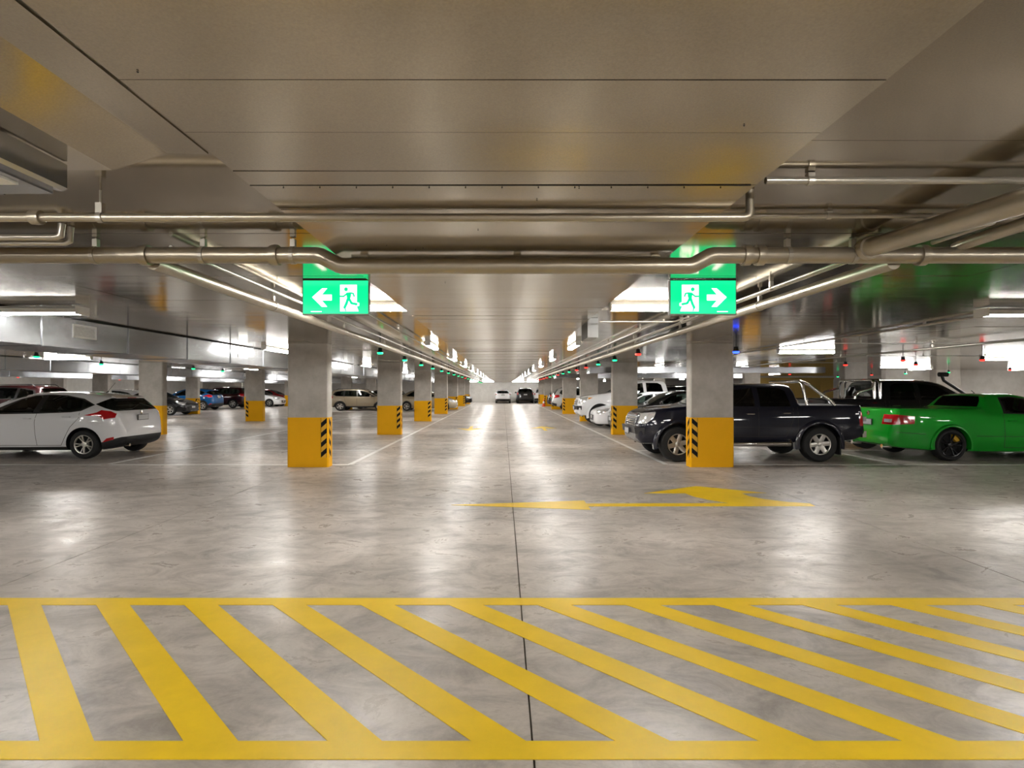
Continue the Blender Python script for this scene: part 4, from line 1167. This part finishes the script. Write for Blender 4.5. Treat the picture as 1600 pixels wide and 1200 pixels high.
pipe('drain_pipe', 'thick steel pipe slanting in from the upper right corner', [(2.07, 3.34, 2.305), (2.07, 2.2, 2.245), (2.07, -3.5, 2.18)], .052, axis='y', clamps=[(2.07, 3.22, 2.297)])
pipe('branch_pipe', 'steel branch pipe with an elbow beside the slanted pipe at right', [(2.64, 3.3, 2.30), (2.64, 3.3, 2.325), (2.63, 3.22, 2.33), (2.60, 2.3, 2.33), (2.60, -3, 2.33)], .034, axis='y')
pipe('conduit_pipe', 'hooked conduit between the slanted pipe and its branch', [(2.30, 3.2, 2.335), (2.33, 2.95, 2.335), (2.38, 2.85, 2.335), (2.45, 2.85, 2.335), (2.45, 3.25, 2.335)], .012, 'conduit_grey', axis='y')
pipe('drop_conduit', 'pair of conduits dropping to the thick pipe at the left edge', [(-6, 3.0, 2.30), (gx(88, 3.0), 3.0, 2.30), (gx(95, 3.0), 3.0, 2.31), (gx(97, 3.0), 3.0, SOFFIT - .002)], .017, 'conduit_grey')
pipe('drop_conduit', 'outer conduit of the pair dropping at the left edge', [(-6, 3.06, 2.285), (gx(102, 3.06), 3.06, 2.285), (gx(109, 3.06), 3.06, 2.295), (gx(111, 3.06), 3.06, SOFFIT - .002)], .015, 'conduit_grey')
# long runs down the aisle
def run(name, label, x, y0, z, r, mat, ys, axis='y'):
    return pipe(name, label, [(x, y0, z), (x, 60.4, z)], r, mat, hang=[(x, y, z) for y in ys], axis='y')
hy = [5.1, 7.4, 9.9, 12.5, 15.1, 17.7, 20.3, 25.5, 30.7, 35.9]
run('sprinkler_pipe', 'long steel pipe running down the left side of the aisle ceiling', -2.06, 3.35, 2.245, .043, 'pipe_steel', hy)
run('conduit_pipe', 'thin bright conduit beside the long left pipe', -1.955, 3.35, 2.335, .012, 'conduit_grey', [])
run('sprinkler_pipe', 'long steel pipe running down the right side of the aisle ceiling', 2.30, 3.35, 2.245, .041, 'pipe_steel', hy)
run('conduit_pipe', 'inner thin conduit beside the long right pipe', 2.165, 3.35, 2.315, .011, 'conduit_grey', [4.6, 6.9, 9.4])
run('conduit_pipe', 'outer thin conduit beside the long right pipe', 2.215, 3.35, 2.318, .011, 'conduit_grey', [])
pipe('lamp_conduit', 'thin conduit under the left exit sign turning down the aisle', [(-1.92, 6.25, 2.325), (-1.50, 6.25, 2.325), (-1.47, 6.29, 2.325), (-1.47, 60.4, 2.325)], .012, 'conduit_grey', hang=[(-1.47, 8, 2.325), (-1.47, 10.4, 2.325), (-1.47, 13, 2.325)], axis='y')
pipe('lamp_conduit', 'thin conduit under the right exit sign turning down the aisle', [(1.15, 6.75, 2.30), (2.0, 6.75, 2.30), (2.03, 6.72, 2.30), (2.05, 6.3, 2.30)], .010, 'conduit_grey')
pipe('lamp_conduit', 'thin straight conduit running above the right green sensors', [(1.92, 6.8, 2.325), (1.92, 60.4, 2.325)], .012, 'conduit_grey', hang=[(1.92, 8, 2.325), (1.92, 10.4, 2.325)], axis='y')
run('cable_conduit', 'long conduit above the backs of the left bays', -8.0, 4.0, 2.30, .022, 'conduit_grey', [9, 13, 17, 21])
run('cable_conduit', 'long conduit along the ceiling right of the navy pickup', 5.55, 6.5, 2.345, .016, 'conduit_grey', [7.5, 10.5])
run('cable_conduit', 'long conduit above the backs of the right bays', 8.3, 5.0, 2.29, .022, 'conduit_grey', [8, 11, 14, 17])
pipe('cable_conduit', 'thin pale cross conduit above the navy pickup', [(5.6, 10.2, 2.32), (8.3, 10.2, 2.32)], .008, 'white_plastic', hang=[(6.4, 10.2, 2.32), (7.4, 10.2, 2.32)])
pipe('cable_conduit', 'thin pale cross conduit above the black pickup', [(8.3, 13.0, 2.26), (12.0, 13.0, 2.26)], .008, 'white_plastic', hang=[(9.6, 13, 2.26), (11, 13, 2.26)])
pipe('cable_conduit', 'thin pale cross conduit beside the second-row right column', [(8.3, 16.4, 2.26), (11.4, 16.4, 2.26)], .008, 'white_plastic', hang=[(9.6, 16.4, 2.26)])

# cable trunking over the left shoulder of the camera
t = thing('cable_trunking', 'galvanised cable trunking with white cover at upper left', 'trunking', (-1.40, 1.83, 2.22))
MB().prism_y([(0, 0), (0, -.075), (-.012, -.085), (-.03, -.085), (-.03, -.078), (-.012, -.075), (-.012, 0)], -5, 0).build('channel', 'duct_steel', t)
MB().box(-.19, -.03, -5, -.02, -.10, -.078).build('bottom_tray', 'duct_steel', t)
MB().box(-.165, -.055, -.62, -.12, -.107, -.10).build('cover', 'white_plastic', t)
MB().box(-.17, -.05, -.66, -.62, -.108, -.10).build('cable_slot', 'dark_gap', t)
MB().box(-.205, -.19, -5, -.01, -.10, -.0).build('side_plate', 'duct_steel', t)
t = thing('cable_trunking', 'second galvanised trunking end below the first at the left edge', 'trunking', (-1.66, 1.66, 2.18))
MB().box(-.34, 0, -5, 0, -.015, 0).build('bottom_tray', 'duct_steel', t)
MB().box(-.008, 0, -5, 0, 0, .05).build('side_plate', 'duct_steel', t)
MB().box(-.34, 0, -.008, 0, -.02, .03).build('end_plate', 'duct_steel', t)
tag(MB().box(1.04, 1.17, 7.0, 7.55, 2.135, SOFFIT - .001).build('junction_box', 'grey_plastic'), 'grey metal box hanging beside the ceiling strip at right', 'box')

# ------------------------------------------------------------------ bay sensors
def sensor_meshes():
    st = MB().tube([(0, 0, .06), (0, 0, .20)], .008, 8).mesh('stem', ['black_plastic'])
    cp = MB().lathe([(0, .07), (.035, .07), (.04, .02), (.055, -.01), (.05, -.012)], seg=16, close=False).mesh('cap', ['black_plastic'], True, 40)
    ln = MB().lathe([(.052, -.012), (.055, -.03), (.04, -.045), (0, -.05)], seg=16, close=False)
    return st, cp, {k: ln.mesh('lens', [m], True, 50) for k, m in (('g', 'led_green'), ('r', 'led_red'), ('b', 'led_blue'), ('k', 'black_plastic'))}
SST, SCP, SLN = sensor_meshes()
WORD = {'g': 'green', 'r': 'red', 'b': 'blue', 'k': 'unlit black'}
def sensor(label, x, y, k):
    t = thing('bay_sensor', label, 'sensor', (x, y, 2.17), 0, 'bay sensors')
    link('stem', SST, t); link('cap', SCP, t); link('lens', SLN[k], t)
for i in range(20):
    k = 'r' if i in (9,) else 'g'
    sensor('%s sensor, %s lit, in the line above the left aisle edge' % (ORD[i], WORD[k]), -2.2, 10.2 + 2.55 * i, k)
for i, k in enumerate('rggrrggrggrrrrrgrrg'):
    sensor('%s sensor, %s lit, in the line above the right aisle edge' % (ORD[i], {'g': 'green', 'r': 'red'}[k]), 2.5, 10.55 + 2.2 * i, k)
Zs = .67
def at(px, py): Y = F * Zs / (VY - py); return gx(px, Y), Y
for i, Y in enumerate((9.2, 11.8, 14.4, 17.0, 19.6, 22.2)):
    sensor('%s unlit black bay sensor on the conduit above the left bay backs' % ORD[i], -7.85, Y, 'k')
left = [(57, 556, 'g', 'green bay sensor above the bonnet of the white hatchback'), (158, 568, 'g', 'green bay sensor left of the second-row column'),
        (8, 573, 'g', 'green bay sensor at the left picture edge'), (91, 577, 'r', 'red bay sensor above the white hatchback roof'), (53, 587, 'g', 'small far green sensor above the maroon roof'),
        (162, 581, 'g', 'small far green sensor above the hatchback aerial'), (187, 593, 'r', 'small far red sensor behind the aerial'), (222, 584, 'r', 'small far red sensor touching the second-row column'),
        (28, 589, 'r', 'small far red sensor near the left picture edge'), (302, 575, 'g', 'green bay sensor between the second-row and third-row columns'), (348, 579, 'g', 'green bay sensor above the blue hatchback')]
right = [(1150, 548, 'b', 'blue lit bay sensor right of the first right column top'), (1321, 569, 'r', 'red bay sensor touching the second-row right column'), (1411, 562, 'r', 'red bay sensor above the black pickup cab'),
         (1431, 569, 'r', 'lower red bay sensor above the black pickup cab'), (1535, 561, 'r', 'red bay sensor beside the right batten light'), (1362, 585, 'r', 'small red sensor right of the second-row right column'),
         (1415, 583, 'g', 'small green sensor over the black pickup roof'), (1482, 581, 'g', 'green bay sensor over the snorkel of the black pickup'), (1578, 577, 'r', 'red bay sensor on the pier at the right edge'),
         (1234, 584, 'r', 'small red sensor above the navy pickup roof'), (1309, 588, 'g', 'small green sensor left of the second-row right column')]
for px, py, k, lb in left + right:
    x, y = at(px, py); sensor(lb, x, y, k)

# ------------------------------------------------------------------ panelled partition far right, warm light put into its colour
t = thing('partition', 'panelled partition seen over the navy pickup bed, warm yellow light painted in', 'partition', (24.0 - 3.6, 40.0, 0))
pm = MB().box(-.44, .44, 0, .06, 0, 2.2).mesh('panel', ['warm_lit_wall'])
for k in range(6): link('panel', pm, t, (.45 + .9 * k - 2.6, 0, 0))
MB().box(-2.65, 2.85, -.01, .08, 2.2, 2.3).build('head_rail', 'warm_lit_wall', t)

bpy.context.view_layer.update()
